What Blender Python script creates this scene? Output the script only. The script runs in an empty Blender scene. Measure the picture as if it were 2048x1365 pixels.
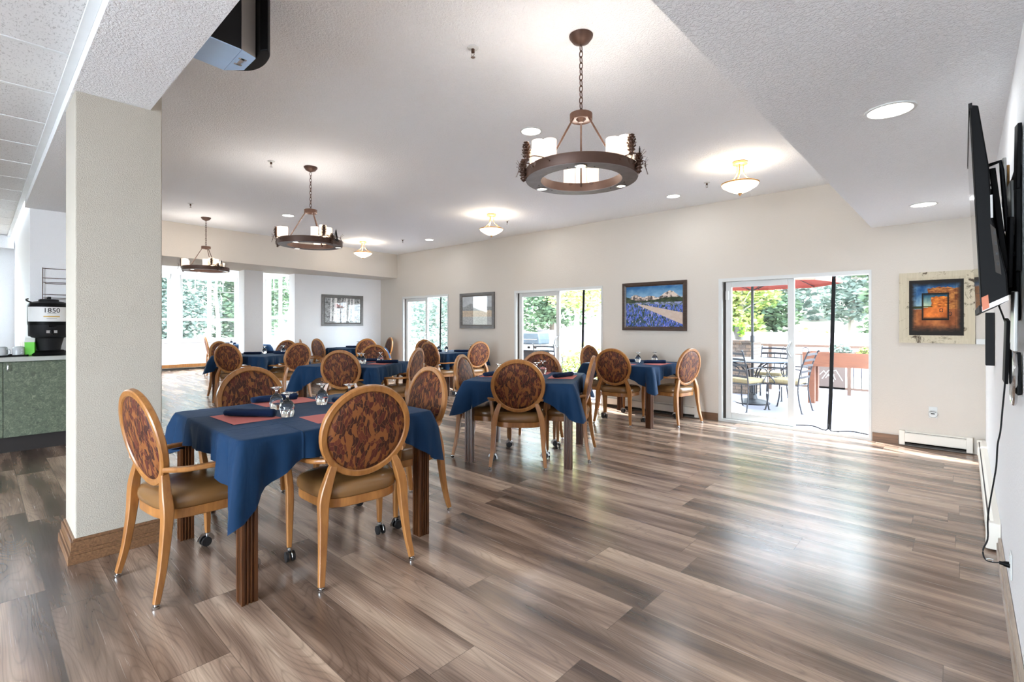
import bpy, bmesh, math, random
import numpy as np
from mathutils import Vector, Matrix
PI = math.pi
random.seed(7)
sc = bpy.context.scene
COL = sc.collection

# ------------------------------------------------------------------ camera, world, sun, exposure
F_PX, YAW, CAM_H, Y0 = 984.0, 42.6, 1.35, 648.0
cd = bpy.data.cameras.new('camera')
cam = bpy.data.objects.new('camera', cd)
COL.objects.link(cam)
cd.sensor_width = 36.0
cd.lens = F_PX / 2048 * 36.0
cd.shift_y = (Y0 - 682.5) / 2048.0
cd.clip_start = 0.03
cd.clip_end = 200
cam.location = (0, 0, CAM_H)
cam.rotation_euler = (math.radians(90), 0, math.radians(YAW))
sc.camera = cam

w = bpy.data.worlds.new('world')
sc.world = w
w.use_nodes = True
wn = w.node_tree.nodes
wl = w.node_tree.links
wn.clear()
wo = wn.new('ShaderNodeOutputWorld')
bg = wn.new('ShaderNodeBackground')
bg.inputs['Color'].default_value = (0.78, 0.89, 1.0, 1)
bg.inputs['Strength'].default_value = 9.4
wl.new(bg.outputs[0], wo.inputs[0])

sd = bpy.data.lights.new('sun', 'SUN')
sd.energy = 6.5
sd.angle = math.radians(1.2)
sd.color = (1.0, 0.98, 0.97)
sun = bpy.data.objects.new('sun', sd)
COL.objects.link(sun)
sun.rotation_euler = Vector((0.93, -0.42, -1.25)).to_track_quat('-Z', 'Y').to_euler()

def portal(loc, sx, sy, rot):
    l = bpy.data.lights.new('window_portal', 'AREA')
    l.shape = 'RECTANGLE'
    l.size = sx
    l.size_y = sy
    l.cycles.is_portal = True
    o = bpy.data.objects.new('window_portal', l)
    COL.objects.link(o)
    o.location = loc
    o.rotation_euler = rot
for x0, x1 in ((-2.52, -0.79), (-6.37, -4.40), (-10.05, -8.33)):
    portal(((x0 + x1) / 2, 7.1, 1.0), x1 - x0, 1.95, (-PI / 2, 0, 0))
portal((-17.1, 4.0, 1.8), 2.0, 3.4, (0, -PI / 2, 0))
portal((-14.3, 0.95, 1.75), 2.2, 1.7, (PI / 2, 0, 0))  # for the opening added in the unseen bay wall

sc.view_settings.view_transform = 'Standard'
sc.view_settings.look = 'None'
sc.view_settings.gamma = 1
sc.view_settings.exposure = 1.75
sc.cycles.max_bounces = 9
sc.cycles.diffuse_bounces = 6
sc.cycles.glossy_bounces = 4
sc.cycles.transmission_bounces = 8
sc.cycles.transparent_max_bounces = 16
sc.cycles.caustics_reflective = False
sc.cycles.caustics_refractive = False
sc.cycles.sample_clamp_indirect = 6

# ------------------------------------------------------------------ node helpers
def lin(c):
    return tuple(((v / 255) / 12.92 if v / 255 <= 0.04045 else ((v / 255 + 0.055) / 1.055) ** 2.4) for v in c)

class NT:
    def __init__(s, name):
        s.m = bpy.data.materials.new(name)
        s.m.use_nodes = True
        s.n = s.m.node_tree.nodes
        s.l = s.m.node_tree.links
        s.p = s.n['Principled BSDF']
        s.out = s.n['Material Output']
    def add(s, t, **kw):
        n = s.n.new('ShaderNode' + t)
        for k, v in kw.items():
            if hasattr(n, k) and k not in n.inputs:
                setattr(n, k, v)
            else:
                n.inputs[k].default_value = v
        return n
    def link(s, a, b):
        s.l.new(a, b)
    def math(s, op, a, b=None):
        n = s.n.new('ShaderNodeMath')
        n.operation = op
        for i, v in enumerate((a, b)):
            if v is None:
                continue
            if isinstance(v, (int, float)):
                n.inputs[i].default_value = v
            else:
                s.l.new(v, n.inputs[i])
        return n.outputs[0]
    def mix(s, f, a, b, bt='MIX'):
        n = s.n.new('ShaderNodeMix')
        n.data_type = 'RGBA'
        n.blend_type = bt
        for i, v in ((0, f), (6, a), (7, b)):
            if isinstance(v, (int, float)):
                n.inputs[i].default_value = v
            elif isinstance(v, (tuple, list)):
                n.inputs[i].default_value = (*v, 1)
            else:
                s.l.new(v, n.inputs[i])
        return n.outputs[2]
    def ramp(s, f, stops, interp='LINEAR'):
        n = s.n.new('ShaderNodeValToRGB')
        r = n.color_ramp
        r.interpolation = interp
        while len(r.elements) < len(stops):
            r.elements.new(0.5)
        for e, (p, c) in zip(r.elements, stops):
            e.position = p
            e.color = (*c, 1) if isinstance(c, (tuple, list)) else (c, c, c, 1)
        s.l.new(f, n.inputs[0])
        return n.outputs[0]
    def coords(s, kind='Object', scale=(1, 1, 1), rot=(0, 0, 0), loc=(0, 0, 0)):
        t = s.n.new('ShaderNodeTexCoord')
        m = s.n.new('ShaderNodeMapping')
        m.inputs['Scale'].default_value = scale
        m.inputs['Rotation'].default_value = rot
        m.inputs['Location'].default_value = loc
        s.l.new(t.outputs[kind], m.inputs[0])
        return m.outputs[0]
    def noise(s, vec, scale, detail=3, rough=0.5, dist=0.0):
        n = s.n.new('ShaderNodeTexNoise')
        n.inputs['Scale'].default_value = scale
        n.inputs['Detail'].default_value = detail
        n.inputs['Roughness'].default_value = rough
        n.inputs['Distortion'].default_value = dist
        s.l.new(vec, n.inputs['Vector'])
        return n
    def bump(s, h, strength=0.3, dist=0.01):
        n = s.n.new('ShaderNodeBump')
        n.inputs['Strength'].default_value = strength
        n.inputs['Distance'].default_value = dist
        s.l.new(h, n.inputs['Height'])
        s.l.new(n.outputs[0], s.p.inputs['Normal'])
    def set(s, color=None, rough=None, metal=None, spec=None, **kw):
        if color is not None:
            if isinstance(color, (tuple, list)):
                s.p.inputs['Base Color'].default_value = (*color, 1)
            else:
                s.l.new(color, s.p.inputs['Base Color'])
        if rough is not None:
            if isinstance(rough, (int, float)):
                s.p.inputs['Roughness'].default_value = rough
            else:
                s.l.new(rough, s.p.inputs['Roughness'])
        if metal is not None:
            s.p.inputs['Metallic'].default_value = metal
        if spec is not None:
            s.p.inputs['Specular IOR Level'].default_value = spec
        return s

def plain(name, rgb, rough=0.5, metal=0.0, var=0.06, scale=8.0, spec=0.5, bump=0.0, bscale=200):
    t = NT(name)
    c = lin(rgb)
    v = t.coords()
    n = t.noise(v, scale, 3)
    col = t.mix(n.outputs[0], tuple(x * (1 - var) for x in c), tuple(min(1, x * (1 + var)) for x in c))
    t.set(col, rough, metal, spec)
    if bump:
        b = t.noise(v, bscale, 2)
        t.bump(b.outputs[0], bump, 0.004)
    return t.m

def wall_mat(name, rgb, scale=70, strength=0.35, dist=0.006):
    t = NT(name)
    v = t.coords()
    n = t.noise(v, 0.6, 2)
    c = lin(rgb)
    t.set(t.mix(n.outputs[0], tuple(x * 0.97 for x in c), c), 0.75, 0, 0.25)
    b = t.noise(v, scale, 3, 0.55, 0.6)
    h = t.ramp(b.outputs[0], [(0.42, 0.0), (0.6, 1.0)])
    t.bump(h, strength, dist)
    return t.m

def floor_mat():
    t = NT('wood_plank_floor')
    PW, PL = 0.235, 1.52
    tc = t.add('TexCoord')
    sx = t.add('SeparateXYZ')
    t.link(tc.outputs['Object'], sx.inputs[0])
    X, Y = sx.outputs[0], sx.outputs[1]
    yr = t.math('DIVIDE', Y, PW)
    row = t.math('FLOOR', yr)
    wr = t.add('TexWhiteNoise', noise_dimensions='1D')
    t.link(row, wr.inputs['W'])
    xr = t.math('ADD', t.math('DIVIDE', X, PL), t.math('MULTIPLY', wr.outputs['Value'], 7.3))
    cell = t.math('FLOOR', xr)
    cv = t.add('CombineXYZ')
    t.link(row, cv.inputs[0])
    t.link(cell, cv.inputs[1])
    wid = t.add('TexWhiteNoise', noise_dimensions='2D')
    t.link(cv.outputs[0], wid.inputs['Vector'])
    pid = wid.outputs['Value']
    # streaky tone: broad bands along the plank
    c1 = t.add('CombineXYZ')
    t.link(t.math('MULTIPLY', X, 0.75), c1.inputs[0])
    t.link(t.math('MULTIPLY', Y, 6.5), c1.inputs[1])
    t.link(t.math('MULTIPLY', pid, 37.0), c1.inputs[2])
    band = t.noise(c1.outputs[0], 1.0, 2, 0.5, 0.3)
    # cathedral rings
    c2 = t.add('CombineXYZ')
    t.link(t.math('MULTIPLY', X, 0.85), c2.inputs[0])
    t.link(t.math('MULTIPLY', Y, 7.0), c2.inputs[1])
    t.link(t.math('MULTIPLY', pid, 91.0), c2.inputs[2])
    base = t.noise(c2.outputs[0], 1.0, 1, 0.4, 0.2)
    rings = t.math('FRACT', t.math('MULTIPLY', base.outputs[0], 24.0))
    rings = t.math('ABSOLUTE', t.math('SUBTRACT', rings, 0.5))
    # fine grain
    c3 = t.add('CombineXYZ')
    t.link(t.math('MULTIPLY', X, 3.0), c3.inputs[0])
    t.link(t.math('MULTIPLY', Y, 170.0), c3.inputs[1])
    t.link(t.math('MULTIPLY', pid, 11.0), c3.inputs[2])
    fine = t.noise(c3.outputs[0], 1.0, 3, 0.6)
    tone = t.math('ADD', t.math('MULTIPLY', band.outputs[0], 1.35), t.math('MULTIPLY', pid, 0.22))
    tone = t.math('SUBTRACT', tone, 0.28)
    col = t.ramp(tone, [(0.22, lin((74, 59, 50))), (0.42, lin((114, 94, 80))), (0.58, lin((152, 128, 111))), (0.8, lin((190, 166, 145)))])
    g = t.ramp(rings, [(0.0, 0.70), (0.16, 0.98), (0.5, 1.05)])
    col = t.mix(0.75, col, g, 'MULTIPLY')
    f = t.ramp(fine.outputs[0], [(0.35, 0.78), (0.6, 1.07)])
    col = t.mix(0.8, col, f, 'MULTIPLY')
    # seams
    fy = t.math('ABSOLUTE', t.math('SUBTRACT', t.math('FRACT', yr), 0.5))
    fx = t.math('ABSOLUTE', t.math('SUBTRACT', t.math('FRACT', xr), 0.5))
    s1 = t.math('GREATER_THAN', fy, 0.493)
    s2 = t.math('GREATER_THAN', fx, 0.4988)
    seam = t.math('MAXIMUM', s1, s2)
    col = t.mix(t.math('MULTIPLY', seam, 0.5), col, lin((60, 50, 42)))
    rg = t.noise(c3.outputs[0], 0.7, 2)
    r = t.math('ADD', 0.19, t.math('MULTIPLY', rg.outputs[0], 0.12))
    t.set(col, r, 0, 0.85)
    hb = t.math('SUBTRACT', t.math('MULTIPLY', fine.outputs[0], 0.35), seam)
    hb = t.math('ADD', hb, t.math('MULTIPLY', rings, 0.25))
    t.bump(hb, 0.16, 0.002)
    return t.m

def tile_mat():
    t = NT('acoustic_ceiling_tile')
    v = t.coords()
    c = t.coords(scale=(1, 2.3, 1))
    n = t.noise(c, 45, 3, 0.7, 0.8)
    h = t.ramp(n.outputs[0], [(0.36, 0.0), (0.44, 1.0)])
    col = t.mix(h, lin((196, 196, 196)), lin((232, 233, 233)))
    t.set(col, 0.9, 0, 0.1)
    t.bump(h, 0.5, 0.004)
    return t.m

def wood_mat(name, dark, light, rough=0.38, sc_=(60, 60, 4), coat=0.0):
    t = NT(name)
    v = t.coords(scale=sc_)
    n = t.noise(v, 1.0, 4, 0.6, 0.4)
    col = t.ramp(n.outputs[0], [(0.25, lin(dark)), (0.7, lin(light))])
    t.set(col, rough, 0, 0.45)
    t.bump(n.outputs[0], 0.08, 0.002)
    return t.m

def fabric_leaf():
    t = NT('leaf_pattern_upholstery')
    v = t.coords(scale=(1, 0.25, 1))
    nz = t.noise(v, 6, 1, 0.5)
    add = t.add('VectorMath', operation='MULTIPLY_ADD')
    t.link(nz.outputs['Color'], add.inputs[0])
    add.inputs[1].default_value = (0.12, 0.0, 0.12)
    t.link(v, add.inputs[2])
    mp = t.add('Mapping')
    mp.inputs['Rotation'].default_value = (0, 0.6, 0)
    mp.inputs['Scale'].default_value = (68, 68, 28)
    t.link(add.outputs[0], mp.inputs[0])
    vo = t.add('TexVoronoi')
    vo.inputs['Scale'].default_value = 1.0
    t.link(mp.outputs[0], vo.inputs['Vector'])
    sep = t.add('SeparateColor')
    t.link(vo.outputs['Color'], sep.inputs[0])
    col = t.ramp(sep.outputs[0], [(0.0, lin((54, 24, 18))), (0.36, lin((78, 32, 24))), (0.56, lin((92, 44, 28))), (0.70, lin((126, 76, 38)))], 'CONSTANT')
    ve = t.add('TexVoronoi', feature='DISTANCE_TO_EDGE')
    ve.inputs['Scale'].default_value = 1.0
    t.link(mp.outputs[0], ve.inputs['Vector'])
    e = t.math('LESS_THAN', ve.outputs['Distance'], 0.04)
    col = t.mix(t.math('MULTIPLY', e, 0.55), col, lin((132, 84, 42)))
    t.set(col, 0.62, 0, 0.3)
    b = t.noise(t.coords(), 400, 1)
    t.bump(b.outputs[0], 0.15, 0.001)
    return t.m

def cloth_mat(name, rgb, rough=0.85, sheen=0.25, sheen_c=None, crease=0.0):
    t = NT(name)
    v = t.coords()
    n = t.noise(v, 5, 3)
    c = lin(rgb)
    wv = t.noise(t.coords(scale=(900, 900, 900)), 1.0, 1)
    col = t.mix(n.outputs[0], tuple(x * 0.9 for x in c), tuple(x * 1.1 for x in c))
    t.set(col, rough, 0, 0.2)
    t.p.inputs['Sheen Weight'].default_value = sheen
    t.p.inputs['Sheen Roughness'].default_value = 0.4
    t.p.inputs['Sheen Tint'].default_value = (*(sheen_c or (0.5, 0.7, 1.0)), 1)
    # ironed creases and soft wrinkles
    sx = t.add('SeparateXYZ')
    t.link(t.coords(), sx.inputs[0])
    h = None
    for q in (0, 1):
        dd = t.math('ABSOLUTE', t.math('SUBTRACT', t.math('ABSOLUTE', sx.outputs[q]), 0.27))
        r_ = t.ramp(t.math('MULTIPLY', dd, 40.0), [(0.0, 1.0), (0.35, 0.0)])
        h = r_ if h is None else t.math('MAXIMUM', h, r_)
    wr = t.noise(t.coords(scale=(3, 3, 1.2)), 3.0, 3, 0.5, 0.6)
    h = t.math('ADD', t.math('MULTIPLY', h, crease), t.math('MULTIPLY', wr.outputs[0], crease * 1.6))
    h = t.math('ADD', h, t.math('MULTIPLY', wv.outputs[0], 0.05))
    t.bump(h, 0.7, 0.012)
    return t.m

def glass_mat(name, tint=(1, 1, 1), gloss=0.08, edge=0.5, dark=0.0):
    t = NT(name)
    t.n.remove(t.p)
    tr = t.add('BsdfTransparent')
    tr.inputs[0].default_value = (*tint, 1)
    gl = t.add('BsdfGlossy')
    gl.inputs['Roughness'].default_value = 0.02
    lw = t.add('LayerWeight')
    lw.inputs[0].default_value = 0.35
    f = t.math('ADD', gloss, t.math('MULTIPLY', t.math('POWER', lw.outputs['Facing'], 2.5), edge))
    if dark:
        dk = t.math('SUBTRACT', 1.0, t.math('MULTIPLY', t.math('POWER', lw.outputs['Facing'], 3.0), dark))
        cc = t.add('CombineColor')
        for q in range(3): t.link(dk, cc.inputs[q])
        t.link(cc.outputs[0], tr.inputs[0])
    mx = t.add('MixShader')
    t.link(f, mx.inputs[0])
    t.link(tr.outputs[0], mx.inputs[1])
    t.link(gl.outputs[0], mx.inputs[2])
    t.link(mx.outputs[0], t.out.inputs[0])
    return t.m

def emit_mat(name, rgb, strength, base=(0.9, 0.85, 0.75)):
    t = NT(name)
    t.set(base, 0.4)
    t.p.inputs['Emission Color'].default_value = (*lin(rgb), 1)
    t.p.inputs['Emission Strength'].default_value = strength
    return t.m

def screen_mesh_mat():
    t = NT('insect_mesh')
    t.n.remove(t.p)
    tr = t.add('BsdfTransparent')
    df = t.add('BsdfDiffuse')
    df.inputs[0].default_value = (0.25, 0.25, 0.25, 1)
    mx = t.add('MixShader')
    mx.inputs[0].default_value = 0.05
    t.link(tr.outputs[0], mx.inputs[1])
    t.link(df.outputs[0], mx.inputs[2])
    t.link(mx.outputs[0], t.out.inputs[0])
    return t.m

def leaf_mat(name, a, b, transl=0.35):
    t = NT(name)
    g = t.add('NewGeometry')
    n = t.noise(t.coords(), 2.2, 2)
    r = t.math('ADD', t.math('MULTIPLY', n.outputs[0], 0.6), t.math('MULTIPLY', g.outputs['Random Per Island'], 0.5))
    col = t.ramp(r, [(0.3, lin(a)), (0.8, lin(b))])
    t.set(col, 0.6, 0, 0.2)
    tl = t.add('BsdfTranslucent')
    t.link(col, tl.inputs[0])
    mx = t.add('MixShader')
    mx.inputs[0].default_value = transl
    t.link(t.p.outputs[0], mx.inputs[1])
    t.link(tl.outputs[0], mx.inputs[2])
    t.link(mx.outputs[0], t.out.inputs[0])
    return t.m

def attr_mat(name, rough=0.6, spec=0.15):
    t = NT(name)
    a = t.add('VertexColor')
    a.layer_name = 'Col'
    t.set(a.outputs[0], rough, 0, spec)
    return t.m

M = {}
M['floor'] = floor_mat()
M['ceiling'] = wall_mat('textured_ceiling_paint', (247, 249, 251), 75, 0.7, 0.006)
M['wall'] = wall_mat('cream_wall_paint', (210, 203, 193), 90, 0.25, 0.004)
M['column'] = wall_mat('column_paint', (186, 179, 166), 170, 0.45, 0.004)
M['wallcool'] = wall_mat('white_wall_paint', (238, 239, 241), 80, 0.3)
M['tile'] = tile_mat()
M['track'] = plain('white_metal_track', (225, 228, 228), 0.4)
M['base'] = wood_mat('baseboard_wood', (84, 58, 38), (140, 104, 72), 0.45, (3, 3, 60))
M['base_lit_tone'] = wood_mat('baseboard_wood_lit_tone', (138, 122, 108), (186, 170, 152), 0.4, (60, 3, 60))  # same baseboard wood, its colour paled for the light falling on it
M['basex'] = wood_mat('baseboard_wood_along', (84, 58, 38), (136, 100, 70), 0.45, (3, 90, 90))
M['oak'] = wood_mat('honey_oak', (132, 84, 42), (172, 118, 64), 0.28, (30, 30, 5))
M['legwood'] = wood_mat('dark_stained_table_leg', (40, 22, 12), (98, 58, 30), 0.3, (140, 140, 5))
M['leaf_fabric'] = fabric_leaf()
M['vinyl'] = plain('tan_vinyl', (122, 88, 52), 0.24, 0, 0.08, 10, 0.5, 0.05, 300)
M['chrome'] = plain('chrome', (200, 200, 200), 0.15, 1.0)
M['rubber'] = plain('black_rubber', (22, 22, 24), 0.5)
M['navy'] = cloth_mat('navy_cloth', (9, 43, 74), 0.7, 0.06, None, 0.5)
M['napkin'] = cloth_mat('dark_navy_napkin', (18, 36, 66), 0.9, 0.1, None, 0.3)
M['mat'] = plain('rose_paper_placemat', (188, 104, 98), 0.8, 0, 0.05, 30)
t = NT('clear_glass')
t.set((0.98, 0.99, 0.99), 0.0)
t.p.inputs['Transmission Weight'].default_value = 1.0
t.p.inputs['IOR'].default_value = 1.45
M['glass'] = t.m
M['pane'] = glass_mat('window_pane', (0.96, 0.98, 0.98), 0.05, 0.35)
M['vinylwhite'] = plain('white_vinyl_frame', (208, 210, 208), 0.4, 0, 0.02)
M['handle'] = plain('white_handle_shaded_tone', (150, 154, 156), 0.35)  # white handle, its grey shading put into the colour
M['darkgap'] = plain('dark_gap', (50, 44, 38), 0.7)
M['black'] = plain('black_plastic', (7, 7, 8), 0.5, spec=0.12)
M['blackmatte'] = plain('black_matte', (16, 16, 18), 0.65, spec=0.3)
M['bronze'] = plain('rusty_bronze', (78, 54, 42), 0.5, 0.35, 0.3, 14)
M['steelgray'] = plain('weathered_ring_metal', (128, 118, 116), 0.45, 0.5, 0.3, 22)
M['gold'] = plain('antique_brass', (196, 148, 88), 0.35, 0.7)
M['candle'] = emit_mat('candle_glass', (255, 218, 178), 0.42, (0.74, 0.66, 0.58))
M['bulb'] = emit_mat('downlight_lens', (255, 240, 215), 6.0)
M['bowl'] = emit_mat('frosted_glass_bowl', (255, 230, 190), 1.5)
M['disc'] = emit_mat('recessed_lens', (255, 250, 240), 3.0)
M['mesh'] = screen_mesh_mat()
M['laminate'] = None
M['steel'] = plain('brushed_steel', (190, 192, 190), 0.3, 0.9, 0.05)
M['heater'] = plain('heater_enamel', (226, 222, 212), 0.4, 0, 0.02)
M['patio'] = plain('patio_concrete', (98, 97, 108), 0.8, 0, 0.08, 3)
M['ground'] = plain('dry_grass_ground', (128, 126, 112), 0.95, 0, 0.3, 1.5)
M['iron'] = plain('wrought_iron', (30, 32, 38), 0.5, 0.3)
M['cedar'] = wood_mat('cedar_planter_wood', (82, 46, 30), (112, 68, 46), 0.6, (5, 50, 50))
M['railing'] = plain('tan_painted_steel', (84, 64, 52), 0.6)
M['coral'] = cloth_mat('coral_canvas', (168, 84, 74), 0.9, 0.0)
M['cushion'] = plain('floral_cushion', (112, 100, 74), 0.9, 0, 0.35, 40)
M['bark'] = plain('tree_bark', (150, 142, 132), 0.9, 0, 0.3, 12)
M['bark2'] = plain('dark_bark', (86, 74, 64), 0.9, 0, 0.3, 12)
M['leafA'] = leaf_mat('dark_pine_foliage', (52, 72, 56), (108, 128, 96))
M['leafB'] = leaf_mat('yellow_green_foliage', (96, 118, 62), (178, 180, 108))
M['leafC'] = leaf_mat('silvery_green_foliage', (88, 104, 98), (140, 154, 142))
M['leafD'] = leaf_mat('autumn_orange_foliage', (190, 140, 80), (232, 196, 130))
M['art'] = attr_mat('printed_art')
M['picglass'] = glass_mat('picture_glass', (1, 1, 1), 0.02, 0.15)
t = NT('green_marbled_laminate')
n1 = t.noise(t.coords(), 26, 6, 0.7, 1.5)
t.set(t.ramp(n1.outputs[0], [(0.3, lin((66, 76, 64))), (0.52, lin((96, 106, 88))), (0.7, lin((134, 142, 120)))]), 0.45)
M['laminate'] = t.m
t = NT('stacked_stone')
bk = t.add('TexBrick')
bk.inputs['Scale'].default_value = 4.0
bk.inputs['Color1'].default_value = (*lin((112, 94, 80)), 1)
bk.inputs['Color2'].default_value = (*lin((84, 76, 72)), 1)
bk.inputs['Mortar'].default_value = (*lin((56, 50, 46)), 1)
t.link(t.coords(rot=(PI / 2, 0, 0)), bk.inputs['Vector'])
t.set(bk.outputs[0], 0.9)
M['stone'] = t.m

# ------------------------------------------------------------------ mesh helpers
def newbm():
    return bmesh.new()

def add_box(bm, x0, x1, y0, y1, z0, z1, rot=None):
    vs = [bm.verts.new((x, y, z)) for x in (x0, x1) for y in (y0, y1) for z in (z0, z1)]
    if rot is not None:
        for v in vs:
            v.co = rot @ v.co
    for f in ((0, 1, 3, 2), (4, 6, 7, 5), (0, 4, 5, 1), (2, 3, 7, 6), (0, 2, 6, 4), (1, 5, 7, 3)):
        bm.faces.new([vs[i] for i in f])
    return vs

def add_prism(bm, poly, z0, z1):
    n = len(poly)
    a = [bm.verts.new((x, y, z0)) for x, y in poly]
    b = [bm.verts.new((x, y, z1)) for x, y in poly]
    bm.faces.new(a[::-1])
    bm.faces.new(b)
    for i in range(n):
        j = (i + 1) % n
        bm.faces.new([a[i], a[j], b[j], b[i]])

def catmull(pts, per=6):
    P = [Vector(p) for p in pts]
    out = []
    for i in range(len(P) - 1):
        p0, p1, p2, p3 = P[max(i - 1, 0)], P[i], P[i + 1], P[min(i + 2, len(P) - 1)]
        for k in range(per):
            u = k / per
            out.append(0.5 * ((2 * p1) + (-p0 + p2) * u + (2 * p0 - 5 * p1 + 4 * p2 - p3) * u * u + (-p0 + 3 * p1 - 3 * p2 + p3) * u ** 3))
    out.append(P[-1])
    return out

def sweep(bm, pts, prof, up=(0, 0, 1), closed=False, scales=None, cap=True):
    """sweep a 2D profile [(u,v)...] along points; u = side axis, v = up axis"""
    P = [Vector(p) for p in pts]
    n = len(P)
    up = Vector(up)
    rings = []
    for i, p in enumerate(P):
        if closed:
            tg = P[(i + 1) % n] - P[i - 1]
        else:
            tg = P[min(i + 1, n - 1)] - P[max(i - 1, 0)]
        tg.normalize()
        side = tg.cross(up)
        if side.length < 1e-4:
            side = Vector((1, 0, 0))
        side.normalize()
        vv = side.cross(tg).normalized()
        s = scales[i] if scales else 1.0
        su, sv = (s if isinstance(s, tuple) else (s, s))
        rings.append([bm.verts.new(p + side * (u * su) + vv * (v * sv)) for u, v in prof])
    m = len(prof)
    for i in range(n if closed else n - 1):
        a, b = rings[i], rings[(i + 1) % n]
        for k in range(m):
            bm.faces.new([a[k], a[(k + 1) % m], b[(k + 1) % m], b[k]])
    if cap and not closed:
        bm.faces.new(rings[0][::-1])
        bm.faces.new(rings[-1])

def circ(r, n=10, r2=None):
    r2 = r if r2 is None else r2
    return [(r * math.cos(2 * PI * i / n), r2 * math.sin(2 * PI * i / n)) for i in range(n)]

def rrect(w_, h_, c=0.25):
    a, b = w_ / 2, h_ / 2
    k = min(a, b) * c
    return [(a, -b + k), (a, b - k), (a - k, b), (-a + k, b), (-a, b - k), (-a, -b + k), (-a + k, -b), (a - k, -b)]

def lathe(bm, prof, n=24, c=(0, 0, 0), cap0=True, cap1=True, mat=None):
    c = Vector(c)
    rings = []
    for r, z in prof:
        ring = []
        for i in range(n):
            a = 2 * PI * i / n
            p = Vector((r * math.cos(a), r * math.sin(a), z))
            if mat is not None:
                p = mat @ p
            ring.append(bm.verts.new(p + c))
        rings.append(ring)
    for a, b in zip(rings, rings[1:]):
        for k in range(n):
            bm.faces.new([a[k], a[(k + 1) % n], b[(k + 1) % n], b[k]])
    if cap0:
        bm.faces.new(rings[0][::-1])
    if cap1:
        bm.faces.new(rings[-1])

def grid_face(bm, fn, nu, nv, flip=False):
    g = [[bm.verts.new(fn(i / nu, j / nv)) for j in range(nv + 1)] for i in range(nu + 1)]
    for i in range(nu):
        for j in range(nv):
            q = [g[i][j], g[i + 1][j], g[i + 1][j + 1], g[i][j + 1]]
            bm.faces.new(q[::-1] if flip else q)

def obj(name, bm, m, parent=None, smooth=False, bevel=0.0, loc=None, recalc=True, seg=2):
    if recalc:
        bmesh.ops.recalc_face_normals(bm, faces=bm.faces)
    me = bpy.data.meshes.new(name)
    bm.to_mesh(me)
    bm.free()
    if m is not None:
        me.materials.append(m)
    if smooth:
        me.polygons.foreach_set('use_smooth', [True] * len(me.polygons))
    o = bpy.data.objects.new(name, me)
    COL.objects.link(o)
    if parent is not None:
        o.parent = parent
    if loc is not None:
        o.location = loc
    if smooth and smooth != 'all':
        try:
            me.set_sharp_from_angle(angle=math.radians(38))
        except Exception:
            pass
    if bevel:
        b = o.modifiers.new('bevel', 'BEVEL')
        b.width = bevel
        b.segments = seg
        b.limit_method = 'ANGLE'
        b.angle_limit = math.radians(40)
    return o

def tag(o, label, cat, group=None, kind=None):
    o['label'] = label
    o['category'] = cat
    if group:
        o['group'] = group
    if kind:
        o['kind'] = kind
    return o

def thing(name, label, cat, loc=(0, 0, 0), rz=0.0, group=None):
    o = bpy.data.objects.new(name, None)
    COL.objects.link(o)
    o.empty_display_size = 0.1
    o.location = loc
    o.rotation_euler = (0, 0, rz)
    return tag(o, label, cat, group)

def struct(name, bm, m, parent=None, smooth=False, bevel=0.0):
    o = obj(name, bm, m, parent, smooth, bevel)
    if parent is None:
        o['kind'] = 'structure'
    return o

def copy_tree(o, parent=None):
    c = o.copy()
    COL.objects.link(c)
    c.parent = parent
    for ch in list(o.children):
        copy_tree(ch, c)
    return c

def dup(root, loc, rz, label, group=None):
    c = copy_tree(root)
    c.location = loc
    c.rotation_euler = (0, 0, rz)
    c['label'] = label
    if group:
        c['group'] = group
    return c

R = math.radians

# ================================================================== SETTING
D = 7.0        # patio-door wall
XR = 0.16      # television wall
CZ = 3.05      # main ceiling
SZ = 2.46      # right soffit underside
BZ = 2.67      # beam underside
GZ = 2.76      # tile ceiling
bm = newbm(); add_box(bm, -17.2, XR + 0.2, -4.2, D + 0.12, -0.12, 0); struct('floor', bm, M['floor'])
bm = newbm(); add_box(bm, -10.6, XR + 0.2, 0.37, D + 0.14, CZ, CZ + 0.15); struct('ceiling', bm, M['ceiling'])

# patio-door wall with three openings
doors = [(-2.52, -0.79, 1.975), (-6.37, -4.40, 1.98), (-10.05, -8.33, 2.0)]
xs = [-11.1]
bm = newbm()
T = 0.14
segs = []
px = -11.15
for a, b, h in sorted(doors):
    add_box(bm, px, a, D, D + T, 0, CZ + 0.1)
    add_box(bm, a, b, D, D + T, h, CZ + 0.1)
    px = b
add_box(bm, px, XR + 0.2, D, D + T, 0, CZ + 0.1)
struct('wall_back', bm, M['wall'])
# television wall
bm = newbm(); add_box(bm, XR, XR + 0.2, -4.2, D + T, 0, CZ + 0.1); struct('wall_right', bm, M['wallcool'])
# soffit along television wall
bm = newbm(); add_box(bm, -0.79, XR, -4.2, D, SZ, CZ); o = struct('ceiling_soffit', bm, M['ceiling'])
# beam
bm = newbm(); add_box(bm, -7.85, -0.79, 0.365, 0.725, BZ, CZ); struct('ceiling_beam', bm, M['ceiling'])
# column
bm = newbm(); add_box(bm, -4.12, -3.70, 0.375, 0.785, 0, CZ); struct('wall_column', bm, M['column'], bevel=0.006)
# header / dropped ceiling towards the bay
bm = newbm()
add_prism(bm, [(-9.55, 0.9), (-10.27, 7.0), (-11.3, 7.0), (-11.3, 0.9)], 2.47, CZ + 0.05)
struct('ceiling_header', bm, M['wall'])
# picture wall
bm = newbm(); add_box(bm, -11.3, -11.0, 4.80, D + T, 0, 3.3); struct('wall_left', bm, M['wallcool'])
bm = newbm(); add_box(bm, -11.32, -11.0, 3.755, 4.13, 0, 2.47); struct('wall_pillar', bm, M['wallcool'])
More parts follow.
